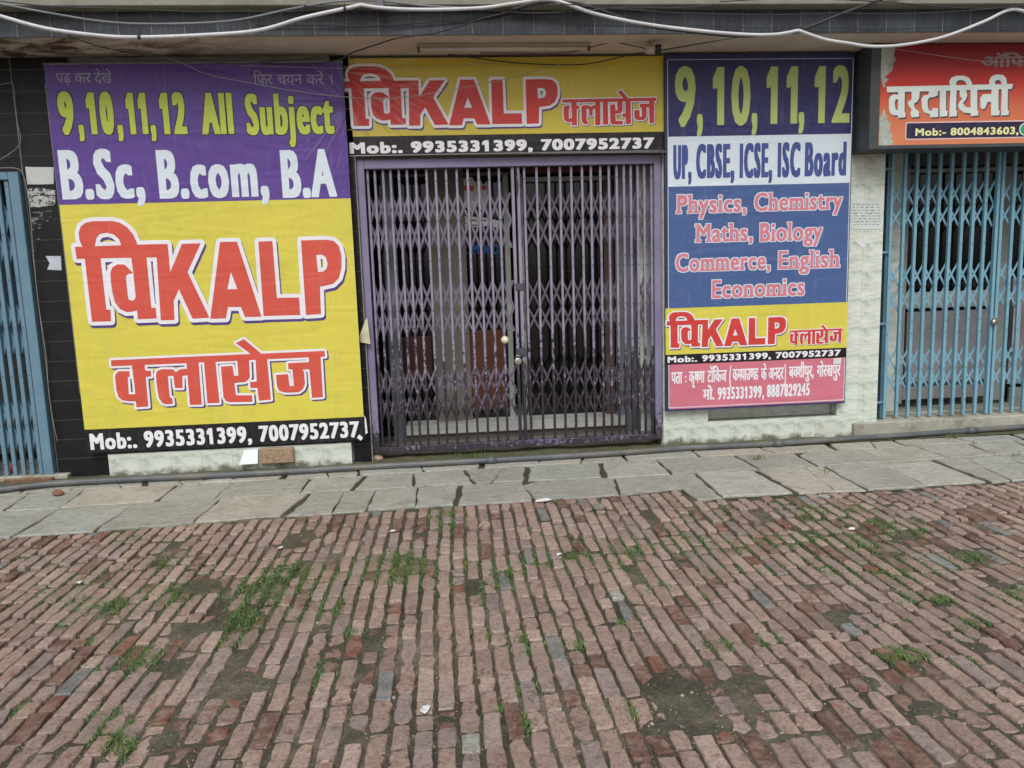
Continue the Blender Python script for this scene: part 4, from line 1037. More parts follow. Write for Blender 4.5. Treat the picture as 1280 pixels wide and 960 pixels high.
panel('lower_panel', 1133, 1246, 386, 478, M_grey2, Y2+0.01, 0.03, s2_); panel('kick_panel', 1128, 1242, 479, 500, simple('mauve_panel', srgb(146, 140, 142), 0.6, 0.1), Y2, 0.03, s2_)
panel('glass_pane', 1263, 1340, 216, 345, M_glass, Y2+0.03, 0.01, s2_); panel('lower_panel', 1263, 1340, 345, 480, M_grey2, Y2+0.02, 0.03, s2_)
panel('kick_panel', 1262, 1340, 481, 505, M_frame2, Y2, 0.03, s2_)
panel('marble_jamb', 1111, 1126, 190, 520, M_marble, 6.75, 0.05, s2_)
pp = panel('paper_notice', 1266, 1276, 377, 440, simple('pink_paper', srgb(206, 190, 198), 0.7), Y2-0.01, 0.003, None) if False else None
q = at(1271, 408, Y2-0.02); mb = MB(); a = at(1263, 440, Y2-0.02); c_ = at(1277, 377, Y2-0.02); mb.box(a.x+0.01, c_.x, Y2-0.02, Y2-0.017, a.z, c_.z)
tag(mb.build('paper_notice', simple('pink_paper', srgb(206, 190, 198), 0.7)), 'narrow pink paper notice stuck inside the sky blue gate', 'notice')
mb = MB(); a = at(1130, 516, 6.85); mb.box(3.95, 7.4, 6.62, 6.93, 0.127, 0.15, 0.004); mb.build('rubble_step', M_kerb, bld)
# left shop inside: blue-grey boards
s3_ = empty('shop_front_partition', (-4.1, 6.9, 0.1), 'dim blue grey shutter behind the slate blue gate at the left edge', 'shop front')
mb = MB(); mb.box(-5.4, -3.55, 6.95, 6.98, 1.0, 2.4); mb.build('shutter_board', simple('dim_shutter', srgb(74, 92, 104), 0.6, 0.2, 3), s3_)
mb = MB(); mb.box(-5.4, -3.55, 6.90, 6.94, 0.12, 0.99); mb.build('lower_board', simple('dim_board', srgb(86, 86, 84), 0.6, 0.2, 3), s3_)
p = at(13, 584, 6.45); mb = MB(); mb.tube([(p.x, 6.45, zl0+0.01), (p.x, 6.45, zl0+0.05), (p.x, 6.45, zl0+0.09)], [0.03, 0.035, 0.028], 10)
tag(mb.build('plastic_cup', simple('pink_plastic', srgb(190, 96, 108), 0.4)), 'small pink plastic cup behind the slate blue gate', 'cup')

# ================================================================== SIGNS
def board(name, label, cat, TL, TR, BR, BL, Y, depth, frame_mat, group=None):
    tl, tr, br, bl = at(*TL, Y), at(*TR, Y), at(*BR, Y), at(*BL, Y)
    x0, x1, z1, z0 = (tl.x+bl.x)/2, (tr.x+br.x)/2, (tl.z+tr.z)/2, (bl.z+br.z)/2
    o = empty(name, ((x0+x1)/2, Y, z0), label, cat, group)
    mb = MB(); mb.box(x0, x1, Y+0.002, Y+depth, z0, z1, 0.001); mb.build('frame', frame_mat, o)
    return o, Sheet(o, Y), x0, x1, z0, z1
# ---- left board
o, sh, x0, x1, z0, z1 = board('sign_board', 'tall purple and yellow coaching class board on the wall left of the purple gate', 'sign', (57, 82), (427, 75), (457, 548), (107, 568), YL, 0.04, M_black)
zA = (sh.m(75, 256)[1]+sh.m(433, 248)[1])/2; zBk = (sh.m(107, 540)[1]+sh.m(457, 518)[1])/2
sh.field('purple_field', x0, x1, zA, z1-0.008, M_purple); sh.field('yellow_field', x0, x1, zBk, zA-0.0005, M_yellow)
sh.field('black_field', x0, x1, z0, zBk-0.0005, M_black)
mb = MB(); mb.box(x0-0.004, x1+0.004, YL-0.006, YL+0.03, z1-0.007, z1+0.006, 0.001); mb.build('top_edging', simple('aluminium_edge', srgb(120, 116, 124), 0.4), o)
mb = MB(); mb.box(x0-0.007, x0-0.0005, YL-0.002, YL+0.03, z0+0.5, z1-0.15, 0.001); mb.build('side_edging', MATS['aluminium_edge'], o)
for t_, a_, b_ in (('पढ़', 70, 89), ('कर', 93.5, 114), ('देखे', 118.5, 140)): sh.word(t_, a_, b_, 91.5, 104, M_grey, 0.0008, kind='hindi')
for t_, a_, b_ in (('फिर', 317, 341), ('चयन', 346.5, 378), ('करें', 383.5, 405), ('।', 413.8, 415.4)): sh.word(t_, a_, b_, 93.5, 106, M_grey, 0.0008, kind='hindi')
OL = (M_black, 0.006)
for t_, a_, b_, yt, yb in (('9', 73, 92.3, 114.5, 168), (',', 96.2, 103, 114.5, 168), ('10', 108.5, 142, 115, 168), (',', 145, 152, 115, 168), ('11', 158, 183.7, 115.5, 168), (',', 186.6, 193.4, 115.5, 168), ('12', 200, 232.5, 115.5, 168), ('All', 251, 291, 115.8, 168), ('Subject', 307, 417, 117, 168.5)):
    sh.word(t_, a_, b_, yt, yb, M_lime, 0.015 if t_ != 'Subject' else 0.0125, outline=OL)
for t_, a_, b_, yt, yb in (('B.Sc,', 75, 179.5, 187, 249.5), ('B.com,', 197, 335, 187, 248.5), ('B.A', 351.5, 419.5, 187, 247.5)):
    sh.word(t_, a_, b_, yt, yb, M_ice, 0.016)
sh.word('Mob:. 9935331399, 7007952737', 112.5, 450, 542, 562.5, M_white, 0.0075)
logo(sh, VI, M_red, M_white, 0.031, 0.010, -0.022); logo(sh, KLA, M_red, M_white, 0.018, 0.012, -0.012)
sh.flush()
irregular([(452,526),(458,527),(457,545),(453,547),(451,540)], YL-0.03, 'torn_corner', M_black, o)
irregular([(449,543),(454,547),(451,551),(446,547)], YL-0.02, 'torn_corner', M_white, o)
irregular([(455.5,519),(457.5,524),(459.5,541),(457,543),(456,530)], YL-0.034, 'torn_corner', M_white, o)
# ---- middle banner
o, sh, x0, x1, z0, z1 = board('shop_banner', 'wide yellow and red coaching class banner hung above the purple gate', 'banner', (429, 73), (829, 70), (830, 187), (432, 196), YB, 0.012, M_black)
zBk = (sh.m(432, 174)[1]+sh.m(828, 161.5)[1])/2
sh.field('yellow_field', x0, x1, zBk, z1, M_yellow2); sh.field('black_field', x0, x1, z0, zBk-0.0005, M_black)
a = sh.m(428.8, 83)[0]; b_ = sh.m(698, 150)[0]; c_ = (sh.m(450, 158)[1]+sh.m(670, 154)[1])/2-0.005; d_ = sh.m(470, 83)[1]
logo(sh, fit(VI, a, b_, c_, d_), M_red2, M_white, 0.023, 0.008, -0.014)
a = sh.m(703, 140)[0]; b_ = sh.m(820.5, 140)[0]; c_ = sh.m(725, 157)[1]; d_ = sh.m(775, 112.5)[1]
logo(sh, fit(KLA, a, b_, c_, d_), M_red2, M_white, 0.009, 0.006, -0.006)
sh.word('Mob:. 9935331399, 7007952737', 437, 817.5, 178, 192.3, M_white, 0.0085)
sh.flush()
mb = MB(); mb.add([(x0, YB-0.004, z0+0.004), (x1+0.01, YB-0.004, z0+0.004), (x1+0.01, YB-0.05, z0-0.028), (x1-0.25, YB-0.04, z0-0.022), (x0+0.9, YB-0.02, z0-0.008), (x0, YB-0.006, z0-0.004)], [(0, 1, 2, 3, 4, 5)])
mb.build('hem', simple('grey_hem', srgb(96, 94, 96), 0.4), o)
# ---- right board
o, sh, x0, x1, z0, z1 = board('sign_board', 'tall navy, blue and pink subject board on the wall right of the purple gate', 'sign', (832, 66), (1070, 68), (1055, 503), (831, 515), YR, 0.03, M_frame)
zz = lambda l, r_: (sh.m(836, l)[1]+sh.m(1062, r_)[1])/2
e = 0.0
bands = [('navy_field', z1-0.001, zz(171, 167), M_navy), ('white_field', zz(171, 167), zz(234, 228), M_ice), ('blue_field', zz(234, 228), zz(386, 377), M_blue),
         ('yellow_field', zz(386, 377), zz(444, 434), M_yellow), ('black_field', zz(444, 434), zz(455.5, 447), M_black), ('pink_field', zz(455.5, 447), zz(512, 501), M_pink)]
for nm, za, zb, mt in bands:
    full = nm in ('yellow_field', 'black_field')
    sh.field(nm, x0+(0.0 if full else 0.028), x1-(0.0 if full else 0.012), zb+0.0003, za-0.0003, mt)
sh.field('frame_foot', x0, x1, z0, zz(512, 501)-0.0003, M_navy)
zi = zz(73, 74); zj = zz(510, 500); zy0, zy1 = zz(386, 377), zz(455.5, 447)
for (a_, b_, c_, d_) in ((x0+0.024, x1-0.010, zi-0.004, zi), (x0+0.024, x0+0.029, zy0, zi-0.004), (x1-0.016, x1-0.010, zy0, zi-0.004), (x0+0.024, x0+0.029, zj, zy1), (x1-0.016, x1-0.010, zj, zy1), (x0+0.029, x1-0.016, zj, zj+0.006)):
    sh.field('white_line', a_, b_, c_, d_, M_ice, 0.0007)
for t_, a_, b_, yt, yb in (('9', 843.5, 869.5, 83, 158), (',', 871, 878.6, 83, 158), ('10', 891, 938, 83, 156.5), (',', 939.8, 947, 83, 156.5), ('11', 958, 997, 82.5, 155), (',', 998.6, 1005.8, 82.5, 155), ('12', 1018, 1062.5, 82, 154)):
    sh.word(t_, a_, b_, yt, yb, M_lime2, 0.0145)
for t_, a_, b_, yt, yb in (('UP,', 841.5, 864.5, 181, 224), ('CBSE,', 870, 918, 180, 223), ('ICSE,', 924.5, 965.5, 179, 222.5), ('ISC', 972, 1000.5, 178, 221.5), ('Board', 1006, 1058, 177.5, 220.5)):
    sh.word(t_, a_, b_, yt, yb, M_navytext, 0.010)
SO = (M_ice, 0.0065)
for t_, a_, b_, yt, yb in (('Physics,', 845, 933, 243.5, 267), ('Chemistry', 943, 1053, 241, 264), ('Maths,', 869, 941, 280, 303), ('Biology', 950, 1028, 278.5, 302), ('Commerce,', 844.5, 963, 317, 340), ('English', 973, 1050, 313.5, 336.5), ('Economics', 890, 1005.5, 350, 373)):
    sh.word(t_, a_, b_, yt, yb, M_rose, 0.0055, kind='serif', outline=SO)
a = sh.m(833.3, 420)[0]; b_ = sh.m(982.5, 410)[0]; c_ = (sh.m(850, 434.5)[1]+sh.m(975, 430.5)[1])/2; d_ = sh.m(850, 390)[1]
logo(sh, fit(VI, a, b_, c_, d_), M_red2, M_white, 0.0125, 0.005, -0.009)
a = sh.m(986.5, 420)[0]; b_ = sh.m(1053, 420)[0]; c_ = sh.m(1000, 431)[1]; d_ = sh.m(1030, 405.5)[1]
logo(sh, fit(KLA, a, b_, c_, d_), M_red2, M_white, 0.006, 0.003, -0.004)
sh.word('Mob:. 9935331399, 7007952737', 834.5, 1050.5, 445.8, 453.6, M_white, 0.0042)
for t_, a_, b_, yt, yb in (('पता', 839, 853, 465.5, 480), (':', 856.3, 858, 466, 478), ('कृष्~णा', 861, 881, 464.5, 479), ('टॉकिज', 884, 908.5, 463.5, 478), ('(', 911.5, 914, 457.5, 478.5), ('कम्~पाउण्~ड', 915.5, 948, 461.5, 476), ('के', 951, 958.5, 460.5, 475), ('अन्~दर', 960.5, 979.5, 460, 474.5), (')', 980.3, 982.6, 455, 476), ('बक्~शीपुर,', 986, 1017, 458.5, 472.5), ('गोरखपुर', 1021, 1050.6, 457, 471)):
    sh.word(t_.replace('कि', 'िक') if t_ == 'टॉकिज' else t_, a_, b_, yt, yb, M_white, 0.0028, kind='latin' if t_ in '():' else 'hindi')
for t_, a_, b_, yt, yb, kd in (('मो.', 878.5, 893, 487, 500, 'hindi'), ('9935331399,', 897, 955, 484.5, 499.5, 'latin'), ('8887829245', 958.5, 1012, 481, 496.5, 'latin')):
    sh.word(t_, a_, b_, yt, yb, M_white, 0.0042, kind=kd)
sh.flush()
irregular([(1042,448),(1052,447.5),(1051,455),(1041.5,455.5)], YR-0.006, 'paper_scrap', M_paper, o)
# ---- right neighbour's lit-box sign
YN = 6.14
tl, bl = at(1100, 56, YN), at(1098.7, 184, YN)
nx0 = at(1087, 120, YN).x; fz0 = (bl.z+at(1280, 176.5, YN).z)/2; fx0 = (tl.x+bl.x)/2
o = empty('light_box_sign', (nx0, YN, fz0), 'red and orange box sign with white Hindi name above the sky blue gate', 'sign')
nz1 = SOF-0.012
mb = MB(); mb.box(nx0, 6.9, YN+0.002, WR-0.002, fz0-0.03, nz1, 0.003); mb.build('sign_box', M_boxgrey, o)
mb = MB(); mb.box(nx0, fx0-0.001, YN-0.012, YN+0.0015, fz0-0.03, nz1, 0.002); mb.build('rim', M_boxgrey, o)
mb = MB(); mb.box(fx0, 6.9, YN-0.012, YN+0.0015, fz0-0.03, fz0-0.001, 0.002); mb.build('rim', M_boxgrey, o)
sh = Sheet(o, YN); sh.field('printed_face', fx0, 6.89, fz0, nz1-0.001, M_redorange)
M_peel = simple('peeled_backing', srgb(176, 182, 172), 0.7, 0.2, 12, dirt=0.5)
irregular(sc([(135,0),(250,0),(240,60),(255,95),(235,120),(228,180),(200,205),(165,235),(200,250),(165,285),(175,300),(155,320),(130,225)], 1080, 60, 6.4), YN-0.001, 'peeled_patch', M_peel, o, 0.0008)
irregular(sc([(165,490),(175,540),(200,548),(175,565),(218,600),(205,640),(222,655),(200,665),(230,690),(215,735),(240,745),(222,775),(290,778),(245,790),(120,792),(125,560),(150,505)], 1080, 60, 6.4), YN-0.001, 'peeled_patch', M_peel, o, 0.0008)
VAR = flat(WORD_VAR, YN)
sh.put([[(p[0]+0.010, p[1]-0.012) for p in t] for t in VAR], M_boxgrey, 0.001, 'letter_shadow'); sh.put(VAR, vinyl('print_cool_white', srgb(214, 224, 220), 0.02), 0.002, 'lettering')
sh.word('ऑिफ', 1227, 1286, 71, 84, M_ghost, 0.005, kind='hindi')
def rrect(x0, x1, z0, z1, r_):
    P = []
    for cx, cz, a0 in ((x1-r_, z1-r_, 0), (x0+r_, z1-r_, 90), (x0+r_, z0+r_, 180), (x1-r_, z0+r_, 270)):
        P += [(cx+r_*math.cos(math.radians(a0+k*15)), cz+r_*math.sin(math.radians(a0+k*15))) for k in range(7)]
    return P
ax_ = sh.m(1131.5, 165)[0]; bz_ = (sh.m(1132, 176)[1]+sh.m(1275, 171.5)[1])/2; tz_ = (sh.m(1134, 154)[1]+sh.m(1275, 149)[1])/2
sh.put([rrect(ax_, 6.2, bz_, tz_, 0.02)], vinyl('print_pale_pink', srgb(228, 196, 196), 0.02), 0.001, 'number_panel_edge')
sh.put([rrect(ax_+0.010, 6.19, bz_+0.010, tz_-0.010, 0.014)], vinyl('print_ink_blue', srgb(44, 40, 70), 0.02), 0.0016, 'number_panel')
sh.word('Mob:- 8004843603,', 1144, 1273, 160.5, 170, vinyl('print_cream', srgb(228, 228, 170), 0.02), 0.004, d=0.0026, outline=(M_black, 0.004))
c0 = sh.m(1281, 161.5)
sh.put([[(c0[0]+0.052*math.cos(k*math.pi/10), c0[1]+0.052*math.sin(k*math.pi/10)) for k in range(20)]], M_white, 0.0021, 'badge_ring')
sh.put([[(c0[0]+0.043*math.cos(k*math.pi/10), c0[1]+0.043*math.sin(k*math.pi/10)) for k in range(20)]], vinyl('print_green', srgb(60, 160, 90), 0.02), 0.0029, 'badge')
sh.flush()

# ================================================================== FIXTURES, CABLES, PIPE, LITTER
def smooth(P, n=6):
    P = [Vector(p) for p in P]; out = []
    for i in range(len(P)-1):
        p0, p1, p2, p3 = P[max(i-1, 0)], P[i], P[i+1], P[min(i+2, len(P)-1)]
        for k in range(n):
            t = k/n; out.append(0.5*((2*p1)+(-p0+p2)*t+(2*p0-5*p1+4*p2-p3)*t*t+(-p0+3*p1-3*p2+p3)*t**3))
    return out+[P[-1]]
def cable(name, label, pts, rad, mat, cat='cable', n=8, group=None):
    P = smooth([at(x, y, Y) for x, y, Y in pts]); mb = MB(); mb.tube(P, rad, n)
    return tag(mb.build(name, mat), label, cat, group)
M_pvc = simple('white_conduit', srgb(206, 208, 212), 0.45, 0.08, 6, dirt=0.25, dirtcol=srgb(140, 136, 128))
M_cab = simple('grey_cable', srgb(112, 116, 122), 0.5); M_cabd = simple('black_cable', srgb(52, 52, 54), 0.6); M_wire = simple('pale_wire', srgb(150, 146, 138), 0.5)
yc = YF-0.19
cable('conduit', 'white conduit sagging across the top left corner in front of the tiled slab', [(-60,2,yc),(0,20,yc),(60,36,yc),(130,45,yc),(175,46.5,yc),(240,44.5,yc),(320,38.5,yc),(380,22,yc),(430,11,yc),(452,6,yc)], 0.0135, M_pvc, 'conduit')
cable('conduit', 'white conduit looping along the slab above the middle banner', [(450,6,yc-0.02),(480,10,yc-0.02),(530,12,yc-0.02),(600,10,yc-0.02),(645,4,yc-0.02),(690,0,yc-0.02),(740,16,yc-0.02),(800,29,yc-0.02),(870,38,yc-0.02),(930,43,yc-0.02),(970,43,yc-0.02),(998,38,yc-0.02)], 0.0125, M_pvc, 'conduit')
cable('conduit', 'white conduit drooping in front of the red and orange box sign', [(998,38,yc-0.03),(1030,49,yc-0.03),(1060,54,yc-0.03),(1090,58,yc-0.03),(1130,56,yc-0.03),(1180,46,yc-0.03),(1230,27,yc-0.03),(1265,12,yc-0.03),(1300,20,yc-0.03),(1360,30,yc-0.03)], 0.012, M_pvc, 'conduit')
cable('cable', 'grey cable running above the white conduit at top left', [(-60,-4,yc+0.03),(0,5,yc+0.03),(60,16,yc+0.03),(130,27,yc+0.03),(200,30,yc+0.03),(290,26,yc+0.03),(360,12,yc+0.03),(420,2,yc+0.03),(470,1,yc+0.03),(540,8,yc+0.03),(600,9,yc+0.03),(680,-2,yc+0.03)], 0.008, M_cab)
cable('cable', 'thick dark cable just behind the white conduit over the middle banner', [(640,12,yc+0.05),(680,3,yc+0.05),(720,4,yc+0.05),(760,16,yc+0.05),(800,30,yc+0.05),(850,38,yc+0.05),(930,45,yc+0.05),(1000,37,yc+0.05),(1050,18,yc+0.05),(1100,0,yc+0.05),(1140,-14,yc+0.05)], 0.012, M_cabd)
cable('cable', 'thin dark cable across the slab tiles above the tube light', [(320,31,YF-0.03),(400,32,YF-0.03),(470,33,YF-0.03),(520,29,YF-0.03),(580,24,YF-0.03),(620,19,YF-0.03),(650,12,YF-0.03)], 0.005, M_cabd)
cable('cable', 'black cable climbing from the banner corner to the slab', [(328,80,6.2),(390,80,6.2),(425,74,6.15),(440,66,6.1),(470,56,6.0),(500,47,YF-0.03),(540,42,YF-0.05),(570,34,YF-0.08),(600,24,YF-0.08),(640,14,YF-0.1)], 0.0055, M_cabd)
cable('cable', 'black cable sagging over the top of the middle banner towards the small camera', [(560,68,6.2),(640,78,6.3),(700,81,6.3),(740,79,6.28),(790,68,6.2),(820,64,6.1),(860,57,6.0),(925,46,YF-0.04)], 0.005, M_cabd)
cable('cable', 'thin brown cable along the underside of the slab by the tube light', [(600,66,6.2),(700,66,6.2),(735,60,6.15),(765,53,6.1),(790,57,6.1),(812,62,6.1)], 0.004, simple('brown_cable', srgb(84, 70, 58), 0.6))
cable('wire', 'thin pale wire slung across the purple part of the left board', [(60,36,yc),(110,52,6.0),(150,62,6.1),(200,70,6.15),(230,80,6.18),(260,93,6.2),(320,105,6.2),(370,114,6.2),(430,121,6.2),(490,123,6.2),(560,113,6.2),(640,97,6.2),(700,80,6.2)], 0.0028, M_wire, 'wire', 6)
cable('wire', 'thin pale wire over the upper edge of the middle banner', [(300,82,6.2),(370,84,6.2),(430,85.5,6.2),(500,86,6.2),(560,83,6.2),(620,78,6.2)], 0.002, M_wire, 'wire', 6)
cable('wire', 'thin wire crossing the top of the red box sign', [(1100,58,6.08),(1150,66,6.08),(1200,73,6.08),(1240,77,6.08),(1300,76,6.08)], 0.0022, M_wire, 'wire', 6)
cable('wire', 'bundle of loose thin wires under the slab at top left', [(80,42,YF-0.05),(120,57,5.95),(170,67,6.05),(230,72,6.1),(290,80,6.15),(340,77,6.15),(400,72,6.1)], 0.004, M_cabd, 'wire', 6)
cable('wire', 'thin wire stretched from the conduit knot to the right end of the slab', [(900,2,YF-0.15),(990,-2,YF-0.15),(1100,2,YF-0.15),(1200,10,YF-0.15),(1280,10,YF-0.15)], 0.004, M_cabd, 'wire', 6)
cable('wire', 'pale wire running down beside the slate blue gate', [(0,210,6.30),(22,211,6.30),(30,222,6.3),(37,260,6.32),(42,320,6.32),(48,380,6.32),(57,440,6.33),(61,490,6.33),(67,530,6.33),(72,552,6.33)], 0.0028, M_wire, 'wire', 6)
cable('wire', 'pale wire curling over the black tiles above the slate blue gate', [(-5,107,6.33),(10,104,6.33),(17,106,6.33),(19,130,6.33),(22,155,6.33),(26,175,6.33),(20,186,6.33),(0,200,6.33)], 0.0025, M_wire, 'wire', 6)
rw = random.Random(12)
for q, (ya_, yb_, yd_, lab) in enumerate([(-4, 6, yc+0.06, 'thin dark wire sagging in front of the slab, nearest the ledge on the left'), (12, 22, YF-0.05, 'thin kinked wire lying along the slab tiles on the left half'), (8, 4, yc+0.01, 'thin dark wire crossing above the middle banner just under the ledge'),
        (22, 34, YF-0.03, 'thin slack wire along the slab tiles on the right half'), (5, 1, yc-0.05, 'loose thin wire beside the white conduit at upper right')]):
    xa = (-40, -40, 380, 640, 700)[q]; xb = (470, 520, 900, 1320, 1320)[q]; P_ = []
    for k in range(10):
        t_ = k/9; P_.append((xa+(xb-xa)*t_, ya_+(yb_-ya_)*t_+(14, 8, 9, 7, 16)[q]*4*t_*(1-t_)+rw.uniform(-2.2, 2.2), yd_))
    cable('wire', lab, P_, (0.0035, 0.003, 0.0045, 0.003, 0.0038)[q], M_cabd, 'wire', 6)
for q, (x_, y_, lab) in enumerate([(174, 46, 'black tie around the white conduit above the left board'), (431, 11, 'black tie where the left conduit rises to the clamp'), (1002, 38, 'black tie where two white conduits meet above the right board')]):
    p = at(x_, y_, yc-0.01); mb = MB(); mb.tube([(p.x-0.008, p.y, p.z), (p.x+0.008, p.y, p.z)], 0.0185, 10); mb.tube([(p.x, p.y-0.01, p.z+0.01), (p.x+0.004, p.y-0.03, p.z+0.03)], 0.002, 5)
    tag(mb.build('cable_tie', MATS['black_cable']), lab, 'cable tie')
# tube light on the slab's underside
p0 = at(520, 60, 6.08); p1 = at(738, 54, 6.08)
tl_ = empty('tube_light', (p0.x, 6.08, SOF-0.05), 'dusty unlit tube light fitting fixed under the slab above the banner', 'light')
mb = MB(); mb.box(p0.x, p1.x, 6.07, 6.11, SOF-0.03, SOF-0.0005, 0.003); mb.build('fitting', simple('dusty_fitting', srgb(170, 158, 140), 0.7, 0.15), tl_)
mb = MB(); mb.tube([(p0.x+0.03, 6.075, SOF-0.045), (p1.x-0.03, 6.075, SOF-0.045)], 0.014, 12); mb.build('tube', simple('dusty_tube', srgb(196, 188, 176), 0.4, 0.1), tl_)
for x in (p0.x+0.01, p1.x-0.02):
    mb = MB(); mb.box(x, x+0.018, 6.06, 6.10, SOF-0.065, SOF-0.031, 0.003); mb.build('lamp_holder', simple('brown_holder', srgb(96, 72, 58), 0.6), tl_)
# small camera / lamp
cpos = at(815, 62, 6.05); cc = empty('security_camera', cpos, 'small white security camera with a black front under the slab', 'camera')
dv = Vector((0.9, -0.35, -0.12)).normalized()
mb = MB(); mb.tube([cpos-dv*0.05, cpos-dv*0.045, cpos+dv*0.03], [0.028, 0.036, 0.036], 12); mb.build('camera_body', simple('cream_plastic', srgb(176, 168, 154), 0.5), cc)
mb = MB(); mb.tube([cpos+dv*0.031, cpos+dv*0.07], [0.040, 0.040], 12); mb.build('camera_hood', simple('black_plastic', srgb(26, 26, 28), 0.4), cc)
mb = MB(); mb.tube([cpos+Vector((0, 0, 0.03)), (cpos.x-0.02, cpos.y+0.03, SOF)], 0.010, 8); mb.build('bracket', MATS['cream_plastic'], cc)
# cable clamp where conduits meet
p = at(475, 3, yc); mb = MB(); mb.box(p.x-0.028, p.x+0.028, yc-0.02, yc+0.05, p.z-0.04, p.z+0.04, 0.004)
tag(mb.build('cable_clamp', simple('clamp', srgb(96, 92, 108), 0.5)), 'small grey clamp holding the conduits at the slab edge', 'clamp')
# pipe on the ground
M_pipe = simple('grey_pvc_pipe', srgb(88, 94, 98), 0.5, 0.2, 4, dirt=0.5, dirtcol=srgb(128, 118, 98))
PP = [(-60,616),(0,612),(67,604.5),(130,601),(200,597.5),(320,592),(470,583),(640,574),(760,567),(860,560),(960,555),(1060,548.5),(1160,542),(1280,533.5),(1360,528)]
P = smooth([gz(x, y, 0.028) for x, y in PP]); mb = MB(); mb.tube(P, 0.025, 14)
pipe = tag(mb.build('drain_pipe', M_pipe), 'long grey plastic pipe lying on the ground along the foot of the shops', 'pipe')
for q in (614, 973, 1215):
    a, c_ = (gz(q+e_, float(np.interp(q+e_, [x for x, _ in PP], [y for _, y in PP])), 0.032) for e_ in (-6, 6))
    mb = MB(); mb.tube([a, c_], 0.030, 14); mb.build('coupling', M_pipe, pipe)
# white foam box and the perforated block leaning at the plinth
P = [gz(300, 591, 0.01), gz(322, 590, 0.01)]
a = at(300, 588, 6.26); x0_, x1_ = at(300, 585, 6.26).x, at(323, 585, 6.26).x
mb = MB(); mb.add([(x0_, 6.25, 0.06), (x1_, 6.25, 0.06), (x1_+0.0, 6.29, 0.175), (x0_+0.035, 6.29, 0.17), (x0_, 6.275, 0.06), (x1_, 6.275, 0.06), (x1_, 6.3, 0.175), (x0_+0.035, 6.3, 0.17)], [(0,1,2,3),(7,6,5,4),(0,4,5,1),(1,5,6,2),(2,6,7,3),(3,7,4,0)])
tag(mb.build('foam_sheet', simple('foam_white', srgb(228, 234, 238), 0.6, 0.02)), 'white foam sheet leaning on the marble plinth behind the pipe', 'foam sheet')
x0_, x1_ = at(325, 582, 6.26).x, at(368, 582, 6.26).x
m, n, b = newmat('woven_card', 0.85, 0.3); f = tex(n, 50, 6, 0.8, 'World'); n.links.new(ramp(n, f, [(0.35, srgb(128, 106, 84)), (0.6, srgb(182, 160, 134)), (0.75, srgb(206, 190, 168))]), b.inputs['Base Color']); bump(n, b, f, 1.0, 0.01)
mb = MB(); mb.box(x0_, x1_, 6.255, 6.30, 0.05, 0.185, 0.008); tag(mb.build('clay_block', m), 'rough brown clay block standing beside the white foam sheet', 'block')
# litter and loose stones
def pebble(px, py, s_, col, name, label, cat, zr=0.5, z=None, flat_=False):
    p = gz(px, py, 0); z = (dip(p.x, p.y)+0.002 if p.y < 4.95 else 0.004) if z is None else z
    bm = bmesh.new(); bmesh.ops.create_icosphere(bm, subdivisions=2, radius=1)
    rr_ = random.Random(int(px*7+py))
    for v in bm.verts:
        k = 1+0.28*mn.noise(v.co*1.3+Vector((px, py, 0))); v.co = Vector((v.co.x*k*s_, v.co.y*k*s_*0.8, max(-0.3, v.co.z)*k*s_*zr))
    me = bpy.data.meshes.new(name); bm.to_mesh(me); bm.free(); me.materials.append(col)
    return tag(link(name, me, None, (p.x, p.y, z+0.3*s_*zr)), label, cat, 'loose stones on the ground')
M_stone_r = simple('red_stone', srgb(126, 88, 74), 0.85, 0.2, 30, 0.6); M_stone_g = simple('grey_stone', srgb(126, 120, 110), 0.85, 0.2, 30, 0.6); M_stone_t = simple('tan_stone', srgb(186, 164, 138), 0.85, 0.2, 30, 0.6)
pebble(73, 619, 0.045, M_stone_r, 'stone', 'brown broken stone on the flagstones near the slate blue gate', 'stone', 0.7)
pebble(750, 636, 0.045, M_stone_g, 'stone', 'dark grey stone at the brick edge below the purple gate', 'stone', 0.7)
pebble(272, 587, 0.07, M_stone_t, 'stone', 'flat tan stone by the plinth left of the white foam sheet', 'stone', 0.3, 0.0)
pebble(292, 585, 0.04, M_stone_r, 'stone', 'reddish stone touching the left side of the white foam sheet', 'stone', 0.7, 0.02)
pebble(412, 578, 0.035, M_stone_t, 'stone', 'small tan stone between the clay block and the purple gate', 'stone', 0.6, 0.01)
pebble(472, 574, 0.05, M_stone_t, 'stone', 'mossy lump of mortar under the left foot of the purple gate', 'stone', 0.9, 0.0)
def scrap(px, py, s_, label, rot=0.3, col=None, seed=0):
    p = gz(px, py, 0); z = dip(p.x, p.y)+0.008 if p.y < 4.95 else 0.008; rr_ = random.Random(seed)
    V = []; n_ = 7
    for k in range(n_):
        a_ = 2*math.pi*k/n_+rr_.uniform(-.25, .25); V.append((s_*math.cos(a_)*rr_.uniform(.8, 1.3), s_*0.6*math.sin(a_)*rr_.uniform(.8, 1.2), rr_.uniform(0, 0.012)))
    V = V+[(x, y, z_-0.002) for x, y, z_ in V]
    F = [tuple(range(n_)), tuple(range(2*n_-1, n_-1, -1))]+[(k, (k+1) % n_, (k+1) % n_+n_, k+n_) for k in range(n_)]
    me = bpy.data.meshes.new('paper_scrap'); me.from_pydata(V, [], F); me.materials.append(col or M_scrap); o_ = link('paper_scrap', me, None, (p.x, p.y, z)); o_.rotation_euler.z = rot
    return tag(o_, label, 'litter', 'white scraps of litter on the ground')
M_scrap = simple('litter_white', srgb(222, 222, 224), 0.6, 0.03)
scrap(679, 627, 0.05, 'flat white paper scrap on the flagstone edge below the purple gate', 0.1, seed=1)
